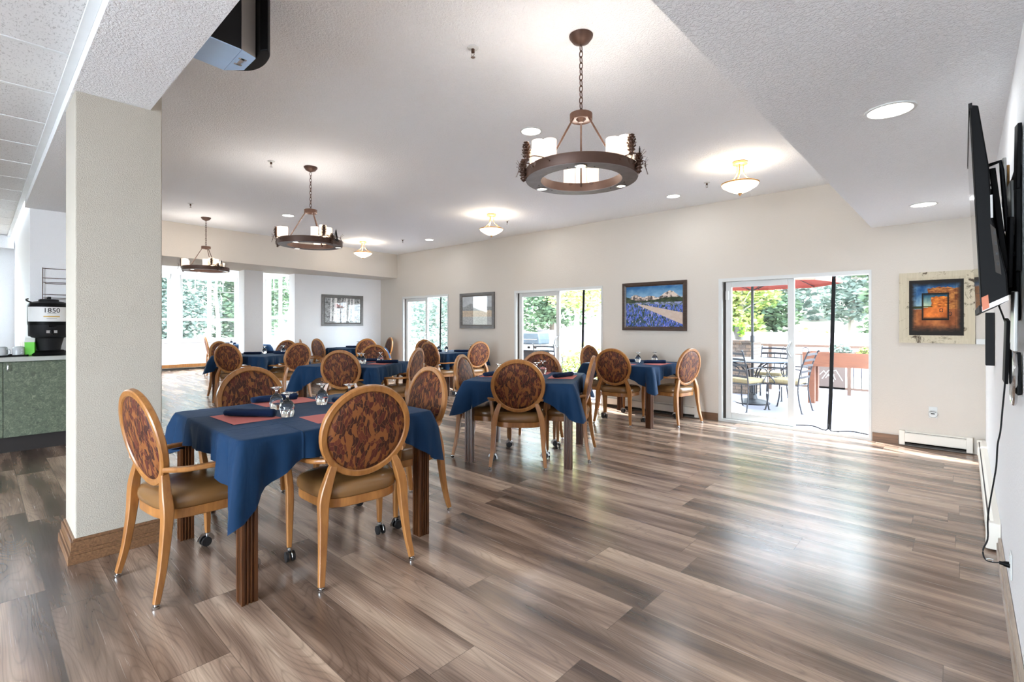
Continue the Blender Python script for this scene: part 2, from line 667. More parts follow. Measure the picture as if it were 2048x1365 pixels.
# block behind the beverage counter
bm = newbm(); add_box(bm, -11.3, -7.85, 0.41, 1.1, 0, CZ + 0.1); struct('wall_counter', bm, M['wallcool'])
# bay
bm = newbm(); add_box(bm, -17.2, -11.3, 1.0, 5.9, 3.25, 3.4); struct('ceiling_bay', bm, M['ceiling'])
bm = newbm()
def wall_x(bm, x0, x1, ya, yb, z1, holes):
    """wall slab between x0,x1 along y with rectangular holes (y0,y1,z0,z1)"""
    p = ya
    for h0, h1, c0, c1 in sorted(holes):
        add_box(bm, x0, x1, p, h0, 0, z1)
        add_box(bm, x0, x1, h0, h1, 0, c0)
        add_box(bm, x0, x1, h0, h1, c1, z1)
        p = h1
    add_box(bm, x0, x1, p, yb, 0, z1)
def wall_y(bm, y0, y1, xa, xb, z1, holes):
    p = xa
    for h0, h1, c0, c1 in sorted(holes):
        add_box(bm, p, h0, y0, y1, 0, z1)
        add_box(bm, h0, h1, y0, y1, 0, c0)
        add_box(bm, h0, h1, y0, y1, c1, z1)
        p = h1
    add_box(bm, p, xb, y0, y1, 0, z1)
BW = [(2.30, 3.83, 0.82, 2.80), (4.05, 5.62, 0.82, 2.80)]
wall_x(bm, -17.2, -17.0, 1.0, 5.9, 3.3, BW)
struct('wall_bay', bm, M['wallcool'])
bm = newbm()
SW = (-15.25, -13.35, 0.9, 2.78)
wall_y(bm, 5.75, 5.95, -17.0, -11.3, 3.3, [SW])
struct('wall_bay_side', bm, M['wallcool'])
bm = newbm(); wall_y(bm, 0.9, 1.0, -17.0, -11.3, 3.3, [(-15.4, -13.2, 0.9, 2.6)]); struct('wall_bay_front', bm, M['wallcool'])  # unseen opening added so sky light reaches the picture wall
# beverage area: tile ceiling, end wall with window, rear wall with an added light opening
bm = newbm(); add_box(bm, -11.3, -0.79, -4.2, 0.365, GZ, GZ + 0.1); struct('ceiling_tiles', bm, M['tile'])
bm = newbm(); wall_x(bm, -11.5, -11.3, -4.2, 0.45, GZ + 0.1, [(-2.0, 0.1, 0.95, 2.45)]); struct('wall_end', bm, M['wallcool'])
bm = newbm(); wall_y(bm, -4.4, -4.2, -11.5, XR + 0.2, CZ, [(-3.6, -0.3, 0.05, 2.4)]); struct('wall_front', bm, M['wallcool'])  # unseen opening added behind the camera to fill the room with daylight
portal((-1.95, -4.3, 1.25), 3.3, 2.35, (PI / 2, 0, 0))  # for the added rear opening
portal((-11.4, -0.95, 1.7), 1.5, 2.1, (0, -PI / 2, 0))
# ceiling grid
bm = newbm()
x = -3.46 + 0.655 * 4
while x > -11.3:
    add_box(bm, x - 0.012, x + 0.012, -4.2, 0.34, GZ - 0.004, GZ + 0.01)
    x -= 0.655
for y in (-0.97, -2.28, -3.59):
    add_box(bm, -11.3, -0.8, y - 0.012, y + 0.012, GZ - 0.005, GZ + 0.01)
struct('trim_1', bm, M['track'])
bm = newbm(); add_box(bm, -11.3, -0.8, 0.325, 0.364, GZ - 0.022, GZ - 0.004); struct('trim_2', bm, M['track'])
bm = newbm(); add_box(bm, -11.28, -11.15, -4.2, 0.4, 2.55, GZ - 0.006); struct('trim_3', bm, M['wallcool'])

# baseboards
def base_run(name, x0, x1, y0, y1, h=0.125, m='base'):
    bm = newbm()
    add_box(bm, x0, x1, y0, y1, 0, h)
    return bm
def stepped_base(bm, x0, x1, y0, y1, n):
    """n = outward normal axis (dx,dy)"""
    for k, (h0, h1, e) in enumerate(((0, 0.045, 0.022), (0.045, 0.105, 0.016), (0.105, 0.135, 0.010))):
        a = [x0, x1, y0, y1]
        if n[0] > 0: a[1] += e
        if n[0] < 0: a[0] -= e
        if n[1] > 0: a[3] += e
        if n[1] < 0: a[2] -= e
        add_box(bm, a[0], a[1], a[2], a[3], h0, h1)
bm = newbm()
for h0, h1, e in ((0, 0.05, 0.034), (0.05, 0.07, 0.026), (0.07, 0.12, 0.020), (0.12, 0.135, 0.010)):
    add_box(bm, -4.12 - e, -3.70 + e, 0.375 - e, 0.785 + e, h0, h1)
struct('baseboard_column', bm, M['basex'], bevel=0.002)
bm = newbm()
for a, b in ((-2.77, -2.53), (-0.78, -0.545), (-8.31, -6.39)):
    add_box(bm, a, b, D - 0.018, D - 0.002, 0, 0.10)
struct('baseboard_back', bm, M['basex'])
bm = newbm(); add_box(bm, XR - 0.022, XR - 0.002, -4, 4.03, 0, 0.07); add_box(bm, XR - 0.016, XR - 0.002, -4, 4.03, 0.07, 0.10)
struct('baseboard_right', bm, M['base_lit_tone'])
bm = newbm(); add_box(bm, -16.88, -16.84, 1.1, 5.7, 0.075, 0.165); struct('trim_4', bm, M['oak'])
bm = newbm(); add_box(bm, -10.99, -10.975, 4.81, 6.98, 0, 0.12); struct('baseboard_left', bm, M['base'])

# baseboard heaters
def heater(name, label, L, loc, rz):
    t = thing(name, label, 'heater', loc, rz)
    bm = newbm()
    sweep(bm, [(0.004, 0, 0), (L - 0.004, 0, 0)], [(0.0, 0.03), (0.0, 0.165), (0.03, 0.165), (0.062, 0.14), (0.062, 0.055), (0.05, 0.05), (0.05, 0.03)])
    obj('cover', bm, M['heater'], t)
    for x in (0.0, L - 0.05):
        bm = newbm(); add_box(bm, x, x + 0.05, -0.066, 0.0, 0.012, 0.168); obj('end_cap', bm, M['heater'], t, bevel=0.004)
    bm = newbm(); add_box(bm, 0.05, L - 0.05, -0.05, 0.0, 0.012, 0.045); obj('heating_fins', bm, M['darkgap'], t)
    bm = newbm(); add_box(bm, 0.05, L - 0.05, -0.0535, -0.03, 0.150, 0.1525); obj('vent_slot', bm, M['darkgap'], t)
    return t
heater('baseboard_heater', 'white baseboard heater under the canyon picture beside the patio door', 0.60, (-0.535, D - 0.001, 0), 0)
heater('baseboard_heater', 'white baseboard heater on wall behind table nearest large patio door', 1.55, (-4.34, D - 0.001, 0), 0)
heater('baseboard_heater', 'long white baseboard heater along the wall below the television', 2.85, (XR - 0.001, 6.92, 0), -PI / 2)
heater('baseboard_heater', 'white baseboard heater under the far bay windows', 4.4, (-16.95, 1.2, 0), PI / 2)

# ------------------------------------------------------------------ patio doors
def door_leafframe(bm, x0, x1, z0, z1, y0, y1, wd):
    add_box(bm, x0, x0 + wd, y0, y1, z0, z1)
    add_box(bm, x1 - wd, x1, y0, y1, z0, z1)
    add_box(bm, x0 + wd, x1 - wd, y0, y1, z1 - wd, z1)
    add_box(bm, x0 + wd, x1 - wd, y0, y1, z0, z0 + wd * 1.25)
for k, (a, b, h) in enumerate(doors):
    bm = newbm()
    y0, y1 = D - 0.012, D + 0.13
    f = 0.045
    add_box(bm, a, a + f, y0, y1, 0, h)
    add_box(bm, b - f * 0.6, b, y0, y1, 0, h)
    add_box(bm, a + f, b - f * 0.6, y0, y1, h - f, h)
    add_box(bm, a + f, b - f * 0.6, y0, y1, 0, 0.035)
    root = struct('door_%d' % (k + 1), bm, M['vinylwhite'])
    mid = (a + b) / 2
    lx1 = mid + 0.06
    bm = newbm(); door_leafframe(bm, a + f + 0.035, lx1, 0.037, h - f - 0.002, D + 0.045, D + 0.085, 0.075); leaf = obj('sliding_panel', bm, M['vinylwhite'], root, bevel=0.004)
    bm = newbm(); add_box(bm, a + f + 0.105, lx1 - 0.07, D + 0.062, D + 0.068, 0.12, h - f - 0.07); obj('glass_pane', bm, M['pane'], leaf)
    bm = newbm(); add_box(bm, a + f, a + f + 0.035, D + 0.05, D + 0.07, 0.036, h - f); obj('jamb_seal', bm, M['darkgap'], root)
    bm = newbm()
    hx = lx1 - 0.04
    sweep(bm, catmull([(hx, D + 0.045, 0.93), (hx - 0.005, D + 0.005, 0.95), (hx - 0.03, D - 0.012, 1.02), (hx - 0.005, D + 0.005, 1.10), (hx, D + 0.045, 1.12)], 5), circ(0.011, 8))
    obj('door_handle', bm, M['handle'], leaf, smooth=True)
    bm = newbm(); add_box(bm, lx1 + 0.005, b - 0.03, D + 0.108, D + 0.110, 0.05, h - f - 0.002); scn = obj('insect_screen', bm, M['mesh'], root)
    sx = mid + (b - mid) * 0.52
    bm = newbm()
    sweep(bm, catmull([(sx + 0.03, D + 0.10, h - f), (sx + 0.012, D + 0.10, 1.2), (sx, D + 0.10, 0.6), (sx - 0.02, D + 0.09, 0.05)], 6), rrect(0.042, 0.008), up=(0, 1, 0))
    obj('closure_strip', bm, M['blackmatte'], scn)
    bm = newbm()
    sweep(bm, catmull([(lx1 + 0.01, D + 0.09, 0.055), ((lx1 + sx) / 2, D + 0.085, 0.07), (sx - 0.05, D + 0.06, 0.04), (sx - 0.02, D + 0.09, 0.12)], 5), circ(0.008, 6))
    sweep(bm, catmull([(sx - 0.015, D + 0.09, 0.12), (sx + 0.01, D + 0.06, 0.04), ((b + sx) / 2, D + 0.085, 0.06), (b - 0.04, D + 0.09, 0.045)], 5), circ(0.008, 6))
    obj('bottom_hem', bm, M['blackmatte'], scn)
    if k == 0:
        bm = newbm(); add_box(bm, a + f + 0.04, a + f + 0.075, D + 0.02, D + 0.045, 1.68, 1.80); obj('door_latch', bm, M['vinylwhite'], leaf)

# ------------------------------------------------------------------ bay windows
def window_unit(name, W, H, loc, rz, cols=2):
    """window in local xz-plane, origin lower-left; y=0 interior face"""
    t = bpy.data.objects.new(name, None); COL.objects.link(t)
    t.location = loc; t.rotation_euler = (0, 0, rz); t['kind'] = 'structure'
    f = 0.075
    bm = newbm(); door_leafframe(bm, 0, W, 0, H, 0.04, 0.12, f)
    add_box(bm, f, W - f, 0.04, 0.12, H * 0.31, H * 0.31 + 0.09)
    add_box(bm, W / 2 - 0.045, W / 2 + 0.045, 0.045, 0.115, f, H - f)
    obj('window_frame', bm, M['vinylwhite'], t)
    bm = newbm()
    zt = H * 0.76
    for c0, c1 in ((f, W / 2 - 0.045), (W / 2 + 0.045, W - f)):
        add_box(bm, c0, c1, 0.07, 0.09, zt, zt + 0.022)
        m_ = (c0 + c1) / 2
        add_box(bm, m_ - 0.011, m_ + 0.011, 0.07, 0.09, zt + 0.022, H - f)
    obj('muntin', bm, M['vinylwhite'], t)
    bm = newbm(); add_box(bm, f, W - f, 0.078, 0.082, f, H - f); obj('glass_pane', bm, M['pane'], t)
    bm = newbm(); add_box(bm, 0.02, W - 0.02, -0.03, 0.03, H - 0.12, H - 0.005); obj('roller_blind', bm, M['wallcool'], t, bevel=0.01)
    bm = newbm(); add_box(bm, -0.03, W + 0.03, -0.05, 0.04, -0.03, 0.0); obj('window_sill', bm, M['vinylwhite'], t)
    return t
window_unit('window_1', 1.57, 1.98, (-17.0, 4.05, 0.82), PI / 2)
window_unit('window_2', 1.53, 1.98, (-17.0, 2.30, 0.82), PI / 2)
window_unit('window_3', 1.90, 1.88, (-15.25, 5.75, 0.9), 0)
window_unit('window_4', 2.1, 1.5, (-11.3, -2.0, 0.95), PI / 2)

# ================================================================== DINING CHAIRS
def seat_layers(bm, layers, a=0.240, b=0.212, cy=0.022, n=40):
    rings = []
    for z, k in layers:
        r = []
        for i in range(n):
            th = 2 * PI * i / n
            c, s_ = math.cos(th), math.sin(th)
            yy = b * math.copysign(abs(s_) ** 0.55, s_)
            xx = (a + 0.028 * yy / b) * math.copysign(abs(c) ** 0.55, c)
            r.append(bm.verts.new((xx * k, yy * k + cy, z)))
        rings.append(r)
    for p, q in zip(rings, rings[1:]):
        for i in range(n):
            bm.faces.new([p[i], p[(i + 1) % n], q[(i + 1) % n], q[i]])
    bm.faces.new(rings[0][::-1]); bm.faces.new(rings[-1])

def make_chair(label, loc, rz, group):
    t = thing('dining_chair', label, 'chair', loc, rz, group)
    bm = newbm(); seat_layers(bm, [(0.426, 1.0), (0.436, 1.03), (0.456, 1.045), (0.478, 1.03), (0.495, 0.975), (0.506, 0.87), (0.513, 0.65), (0.516, 0.3)]); obj('seat', bm, M['vinyl'], t, smooth='all')
    bm = newbm(); seat_layers(bm, [(0.378, 0.985), (0.382, 1.0), (0.427, 1.0)]); obj('seat_frame', bm, M['oak'], t, smooth=True)
    tilt = R(11)
    ce = Vector((0, -0.205, 0.772)); ev = Vector((0, -math.sin(tilt), math.cos(tilt))); nv = Vector((0, math.cos(tilt), math.sin(tilt)))
    rx, rz_ = 0.236, 0.238
    pts = [ce + Vector((rx * math.cos(2 * PI * i / 48), 0, 0)) + ev * (rz_ * math.sin(2 * PI * i / 48)) for i in range(48)]
    bm = newbm(); sweep(bm, pts, rrect(0.036, 0.034, 0.35), up=nv, closed=True); obj('backrest_frame', bm, M['oak'], t, smooth=True)
    mt = Matrix((Vector((rx, 0, 0)), nv, ev * rz_)).transposed()
    bm = newbm()
    for sgn in (-1, 1):
        prof = [(0.935, 0.004), (0.93, 0.010), (0.80, 0.019), (0.55, 0.024), (0.25, 0.026), (0.02, 0.0265)]
        m3 = Matrix((Vector((rx, 0, 0)), ev * rz_, nv * sgn)).transposed()
        lathe(bm, prof, 40, ce, mat=m3)
    obj('backrest', bm, M['leaf_fabric'], t, smooth='all')
    for s_ in (-1, 1):
        bm = newbm()
        sweep(bm, catmull([(s_ * 0.256, -0.235, 0.022), (s_ * 0.240, -0.206, 0.16), (s_ * 0.229, -0.186, 0.32), (s_ * 0.224, -0.178, 0.43), (s_ * 0.202, -0.178, 0.52), (s_ * 0.168, -0.172, 0.612)], 4),
              rrect(0.040, 0.036, 0.2), up=(0, 1, 0), scales=[0.70 + 0.62 * min(1, k / 12) - (0.42 * max(0, k - 14) / 6) for k in range(21)])
        leg = obj('leg', bm, M['oak'], t, smooth=True)
        bm = newbm(); lathe(bm, [(0.015, 0.0), (0.017, 0.004), (0.017, 0.012), (0.009, 0.014), (0.009, 0.024)], 14, (s_ * 0.257, -0.236, 0)); obj('glide', bm, M['chrome'], leg, smooth=True)
        bm = newbm()
        sweep(bm, catmull([(s_ * 0.276, 0.214, 0.078), (s_ * 0.275, 0.212, 0.22), (s_ * 0.276, 0.206, 0.40), (s_ * 0.288, 0.198, 0.52), (s_ * 0.297, 0.184, 0.622)], 4),
              rrect(0.038, 0.038, 0.25), up=(0, 1, 0), scales=[0.62, 0.68, 0.74, 0.8, 0.86, 0.92, 0.98, 1, 1, 1, 1, 0.96, 0.92, 0.88, 0.85, 0.82, 0.8])
        fl = obj('leg', bm, M['oak'], t, smooth=True)
        cx, cy = s_ * 0.276, 0.214
        bm = newbm()
        lathe(bm, [(0.006, 0.045), (0.006, 0.085)], 8, (cx, cy, 0))
        rotm = Matrix.Rotation(R(90), 3, 'Y') @ Matrix.Rotation(0.0, 3, 'Z')
        for dx in (-0.017, 0.017):
            lathe(bm, [(0.006, -0.008), (0.0275, -0.007), (0.0285, 0), (0.0275, 0.007), (0.006, 0.008)], 20, (cx + dx, cy - 0.012, 0.0287), mat=rotm)
        cs = obj('caster', bm, M['rubber'], fl, smooth=True)
        bm = newbm()
        hp = [(cx, cy - 0.012 + 0.0305 * math.cos(a), 0.0287 + 0.0305 * math.sin(a)) for a in [R(d_) for d_ in range(-10, 171, 15)]]
        sweep(bm, hp, rrect(0.042, 0.003, 0.2), up=(1, 0, 0.001))
        lathe(bm, [(0.009, 0.056), (0.009, 0.072)], 10, (cx, cy, 0))
        obj('caster_hood', bm, M['chrome'], fl, smooth=True)
        bm = newbm()
        sweep(bm, catmull([(s_ * 0.212, -0.190, 0.640), (s_ * 0.262, -0.115, 0.634), (s_ * 0.298, 0.0, 0.636), (s_ * 0.305, 0.11, 0.634), (s_ * 0.298, 0.195, 0.620)], 5), rrect(0.040, 0.024, 0.45),
              scales=[(0.65 + 0.35 * min(1, k / 7), 1.0) for k in range(21)])
        obj('armrest', bm, M['oak'], t, smooth=True)
    return t

G = 'round-backed dining chairs on casters'
chairs = [
 # x, y, rotation, label
 (-3.10, 0.775, 7.2, 'round-backed chair standing between the white column and the nearest blue table'),
 (-2.59, 1.455, 83.5, 'round-backed chair nearest the camera, its leaf-pattern back turned to the viewer'),
 (-3.76, 1.43, -84, 'round-backed chair across the nearest table, half hidden behind the glasses'),
 (-3.02, 2.10, 176, 'round-backed chair at the right rear side of the nearest table'),
 (-3.18, 3.56, 38.8, 'round-backed chair seen square from behind at the second table, mid floor'),
 (-3.72, 3.60, -64, 'round-backed chair at the left side of the mid-floor table, back edge sunlit'),
 (-3.58, 4.31, 208, 'round-backed chair on the far side of the mid-floor table, before the patio door'),
 (-3.02, 4.17, 117, 'round-backed chair seen almost edge-on at the right of the mid-floor table'),
 (-3.49, 5.95, 9, 'round-backed chair with back to viewer at table below the flower picture'),
 (-2.92, 6.49, 78, 'rightmost round-backed chair, alone before the cream wall'),
 (-4.01, 6.36, -90, 'round-backed chair peeking over the left end of table below flower picture'),
 (-7.18, 5.80, 2, 'round-backed chair at the near left of the table before the far patio door'),
 (-8.10, 6.35, -90, 'round-backed chair furthest left at the table before the far patio door'),
 (-6.90, 6.38, 84, 'round-backed chair at the right of table under the small grey landscape picture'),
 (-5.89, 3.24, 42, 'round-backed chair facing away at the blue table in the centre of the room'),
 (-6.70, 4.03, 211, 'round-backed chair at the far side of the central blue table'),
 (-5.68, 3.94, 121, 'round-backed chair at the right side of central table, seen nearly edge-on'),
 (-9.17, 3.01, 35, 'round-backed chair facing away at the left table before the bay windows'),
 (-10.12, 3.20, -62, 'round-backed chair at left end of the table nearest the bay windows'),
 (-9.92, 4.02, 208, 'round-backed chair behind the left table, below the bay side window'),
 (-8.70, 3.72, 100, 'round-backed chair at the right end of the left table'),
 (-10.26, 4.86, -20, 'round-backed chair edge-on between left table and the far corner table'),
 (-10.63, 5.36, 6, 'round-backed chair at left of the far table under the birch picture'),
 (-10.02, 5.90, 84, 'round-backed sunlit chair at the right of far table under birch picture'),
 (-10.32, 6.55, 165, 'round-backed chair in the far corner beside the far patio door'),
 (-14.35, 4.22, -10, 'round-backed chair in the bay, seen edge-on before the window'),
]
c0 = None
for x, y, a, lb in chairs:
    if c0 is None:
        c0 = make_chair(lb, (x, y, 0), R(a), G)
    else:
        dup(c0, (x, y, 0), R(a), lb)

# ================================================================== TABLES AND CLOTHS
def leg_poly(cx, cy, s=0.074):
    h = s / 2
    out = []
    for (ax, ay, bx, by) in ((-h, -h, h, -h), (h, -h, h, h), (h, h, -h, h), (-h, h, -h, -h)):
        nx, ny = -(by - ay) / s, (bx - ax) / s
        out.append((cx + ax, cy + ay))
        for k in (0.22, 0.44, 0.66):
            for kk, dp in ((k - 0.03, 0), (k, 0.010), (k + 0.09, 0.010), (k + 0.12, 0)):
                out.append((cx + ax + (bx - ax) * kk + nx * dp, cy + ay + (by - ay) * kk + ny * dp))
    return out

def make_table(label, loc, rz, half, group):
    t = thing('dining_table', label, 'table', loc, rz, group)
    bm = newbm(); add_box(bm, -half, half, -half, half, 0.752, 0.786); obj('tabletop', bm, M['legwood'], t, bevel=0.004)
    bm = newbm()
    h = half - 0.09
    for a in ((-h, h, -h, -h + 0.02), (-h, h, h - 0.02, h), (-h, -h + 0.02, -h, h), (h - 0.02, h, -h, h)):
        add_box(bm, a[0], a[1], a[2], a[3], 0.68, 0.752)
    obj('apron', bm, M['legwood'], t)
    for sx in (-1, 1):
        for sy in (-1, 1):
            bm = newbm(); add_prism(bm, leg_poly(sx * (half - 0.045), sy * (half - 0.045)), 0, 0.752); obj('leg', bm, M['legwood'], t)
    return t

def make_cloth(half, tips, mid=0.15, seed=1, ztop=0.794, fold=1.0, reach=0.33):
    rnd = random.Random(seed)
    ph = [rnd.uniform(0, 6.28) for _ in range(8)]
    hs = half + 0.007
    cr = 0.018
    per = []
    corners = [(1, -1), (1, 1), (-1, 1), (-1, -1)]
    N = 46
    # walk: side k from corner k to corner k+1
    for k in range(4):
        a, b = corners[k], corners[(k + 1) % 4]
        for i in range(N):
            u = i / N
            e = u * 2 * hs
            p = Vector((a[0] * hs * (1 - u) + b[0] * hs * u, a[1] * hs * (1 - u) + b[1] * hs * u, 0))
            nrm = Vector(((a[0] + b[0]) / 2, (a[1] + b[1]) / 2, 0))
            s_ = min(e, 2 * hs - e)
            ck = k if e <= hs else (k + 1) % 4
            cd_ = Vector((corners[ck][0], corners[ck][1], 0)).normalized()
            if s_ < cr * 2:
                w_ = 1 - s_ / (cr * 2)
                nrm = (nrm * (1 - w_) + cd_ * w_).normalized()
                p = p - cd_ * (cr * 0.55 * w_ * w_)
            per.append((p, nrm, s_, ck, cd_, e))
    bm = newbm()
    n = len(per)
    rows = []
    for k in [0.06 + 0.0465 * q for q in range(20)] + [0.985]:
        rows.append([bm.verts.new((p.x * k, p.y * k, ztop + 0.0012 * math.sin(p.x * k * 21 + ph[0]) * math.sin(p.y * k * 17 + ph[1]) + 0.0035 * math.exp(-((abs(p.y * k) - hs * 0.5) / 0.012) ** 2))) for p, *_ in per])
    V = 12
    for j in range(V + 1):
        v = j / V
        r = []
        for i, (p, nrm, s_, ck, cd_, e) in enumerate(per):
            tp = tips[ck]
            f = max(0.0, 1 - s_ / reach) ** 1.15
            drop = mid + (tp - mid) * f + 0.010 * math.sin(e * 9 + ph[2] + i // N)
            vv = v * drop
            out = 0.004 + 0.022 * min(1, v * 3) * (0.3 + f)
            out += v * ((0.34 if fold < 1.5 else 0.17) * drop * math.exp(-(s_ / 0.045) ** 2)) - v * 0.10 * drop * math.exp(-((s_ - 0.11) / 0.05) ** 2)
            out += v * fold * 0.034 * math.sin(s_ * (38 if fold == 1 else 46) + ph[3 + ck]) * math.exp(-s_ / 0.22) * min(1, s_ / 0.06)
            out += v * fold * 0.008 * math.sin(e * 19 + ph[(i // N)])
            dirv = (nrm * (1 - 0.0 * f) + cd_ * (0.45 * f * math.exp(-(s_ / 0.10) ** 2))).normalized()
            z = ztop - vv * 0.985
            if j == 0:
                r.append(bm.verts.new((p.x, p.y, ztop - 0.003)))
            else:
                q = p + dirv * out
                # gather the cloth sides toward the corner fold
                q = q + (Vector((corners[ck][0] * hs, corners[ck][1] * hs, 0)) - p) * (0.30 * v * f * min(1, s_ / 0.1))
                r.append(bm.verts.new((q.x, q.y, z)))
        rows.append(r)
    for a, b in zip(rows, rows[1:]):
        for i in range(n):
            bm.faces.new([a[i], a[(i + 1) % n], b[(i + 1) % n], b[i]])
    bm.faces.new(rows[0][::-1])
    return bm

TG = 'square dining tables'
CG = 'navy tablecloths'
tables = [
 # x, y, rot, half, tips (+x-y, +x+y, -x+y, -x-y), table label, cloth label
 (-3.09, 1.41, 0, 0.565, (0.40, 0.33, 0.28, 0.28), 'square dining table with dark fluted legs, nearest the camera', 'navy blue cloth draped over the nearest table, long corner hanging over the front leg'),
 (-3.38, 3.93, 28.5, 0.53, (0.34, 0.30, 0.30, 0.34), 'square dining table at mid floor before the middle patio door', 'navy blue cloth draped over the mid-floor table'),
 (-3.48, 6.35, 1, 0.52, (0.36, 0.26, 0.26, 0.30), 'square dining table below the blue flower picture', 'bright navy cloth draped over the table below the flower picture'),
 (-7.55, 6.38, 0, 0.49, (0.32, 0.30, 0.28, 0.28), 'square dining table under the small grey landscape picture', 'navy cloth on the table under the small grey landscape picture'),
 (-6.25, 3.60, 31, 0.55, (0.28, 0.30, 0.30, 0.36), 'square dining table in the centre of the room', 'navy cloth on the table in the centre of the room'),
 (-9.45, 3.50, 27, 0.54, (0.36, 0.30, 0.30, 0.34), 'square dining table at the left before the bay windows', 'navy cloth on the left table before the bay windows'),
 (-10.42, 5.98, 0, 0.48, (0.28, 0.26, 0.26, 0.26), 'square dining table in the far corner below the birch picture', 'navy cloth on far corner table below the birch picture'),
 (-14.35, 4.88, 0, 0.50, (0.28, 0.28, 0.28, 0.28), 'square dining table inside the bay before its windows', 'navy cloth on the table inside the bay'),
]
for k, (x, y, a, hf, tips, l1, l2) in enumerate(tables):
    make_table(l1, (x, y, 0), R(a), hf, TG)
    o = obj('tablecloth', make_cloth(hf, tips, 0.15, seed=k + 3, fold=1.35 if k else 1.7, reach=0.33 if k else 0.30), M['navy'], smooth='all', loc=(x, y, 0))
    o.rotation_euler = (0, 0, R(a))
    tag(o, l2, 'tablecloth', CG)

# ------------------------------------------------------------------ place settings
ZT = 0.7965
def add_mat(x, y, a, label, w_=0.37, d_=0.26):
    bm = newbm()
    add_box(bm, -w_ / 2, w_ / 2, -d_ / 2, d_ / 2, 0, 0.0012)
    o = obj('placemat', bm, M['mat'], loc=(x, y, ZT)); o.rotation_euler = (0, 0, R(a))
    return tag(o, label, 'placemat', 'rose paper placemats')
def napkin_bm():
    bm = newbm()
    pts = [(-0.15 + 0.3 * i / 14, 0.004 * math.sin(i * 0.7), 0.0232) for i in range(15)]
    prof = [(0.027 * math.cos(2 * PI * i / 18) * (1 + 0.05 * math.sin(5 * 2 * PI * i / 18)), 0.0225 * math.sin(2 * PI * i / 18)) for i in range(18)]
    sc_ = [(1.12, 0.86), (1.1, 0.9), (1.05, 0.96), (1, 1), (1, 1), (0.98, 1.02), (1, 1), (1.02, 0.98), (1, 1.02), (0.97, 1.03), (1, 1), (1, 1.02), (1, 1.04), (0.98, 1.04), (0.93, 1.0)]
    sweep(bm, pts, prof, scales=sc_)
    # overlapping outer flap
    sweep(bm, [(-0.148, -0.004, 0.0275), (-0.05, -0.002, 0.0280), (0.05, 0.002, 0.0270), (0.12, 0.004, 0.0255)], rrect(0.040, 0.035, 0.6), scales=[(1.05, 0.7), (0.9, 0.95), (0.8, 0.98), (0.5, 0.9)])
    return bm
nap0 = None
def add_napkin(x, y, a, label, onmat=True):
    global nap0
    z = ZT + (0.0014 if onmat else 0.0002)
    if nap0 is None:
        nap0 = obj('rolled_napkin', napkin_bm(), M['napkin'], smooth='all')
        o = nap0
    else:
        o = nap0.copy(); COL.objects.link(o)
    o.location = (x, y, z); o.rotation_euler = (0, 0, R(a))
    return tag(o, label, 'napkin', 'rolled navy napkins')
g0 = None
def add_glass(x, y, label):
    global g0
    if g0 is None:
        bm = newbm()
        lathe(bm, [(0.0350, 0.0), (0.0385, 0.018), (0.0415, 0.040), (0.0410, 0.056), (0.0350, 0.076), (0.0240, 0.092), (0.0120, 0.102), (0.0075, 0.112), (0.0085, 0.122), (0.016, 0.132), (0.0375, 0.140), (0.0380, 0.1425), (0.010, 0.1445)], 32, cap0=False)
        lathe(bm, [(0.0338, 0.0005), (0.0373, 0.018), (0.0402, 0.040), (0.0396, 0.056), (0.0336, 0.075), (0.0226, 0.089), (0.006, 0.096)], 32, cap0=False)
        g0 = obj('goblet', bm, M['glass'], smooth='all', recalc=True)
        o = g0
    else:
        o = g0.copy(); COL.objects.link(o)
    o.location = (x, y, ZT)
    return tag(o, label, 'glass', 'upturned goblets')

# nearest table, laid as in the photograph
add_mat(-3.13, 1.075, 2, 'rose placemat under the rolled napkin at the left chair of the nearest table')
add_mat(-2.76, 1.47, 88, 'bare rose placemat before the nearest chair back, no napkin in view')
add_mat(-3.54, 1.48, 92, 'rose placemat on the far side of the nearest table behind two goblets')
add_mat(-3.10, 1.80, 4, 'rose placemat under a napkin at the right end of the nearest table')
add_napkin(-3.13, 1.10, 38, 'long rolled navy napkin lying nearest the viewer on a rose placemat')
add_napkin(-3.62, 1.44, 86, 'rolled napkin half hidden behind the goblets of the nearest table')
add_napkin(-3.10, 1.74, 20, 'rolled napkin whose round end shows left of the nearest chair back')
add_glass(-3.285, 1.315, 'upturned goblet on the nearest table, left one of its overlapping pair')
add_glass(-2.975, 1.255, 'upturned goblet nearest the viewer, in front of its pair on the nearest table')
add_glass(-3.25, 1.605, 'upturned goblet standing alone right of the pair on the nearest table')
add_glass(-3.09, 1.72, 'upturned goblet partly hidden by the nearest chair back')

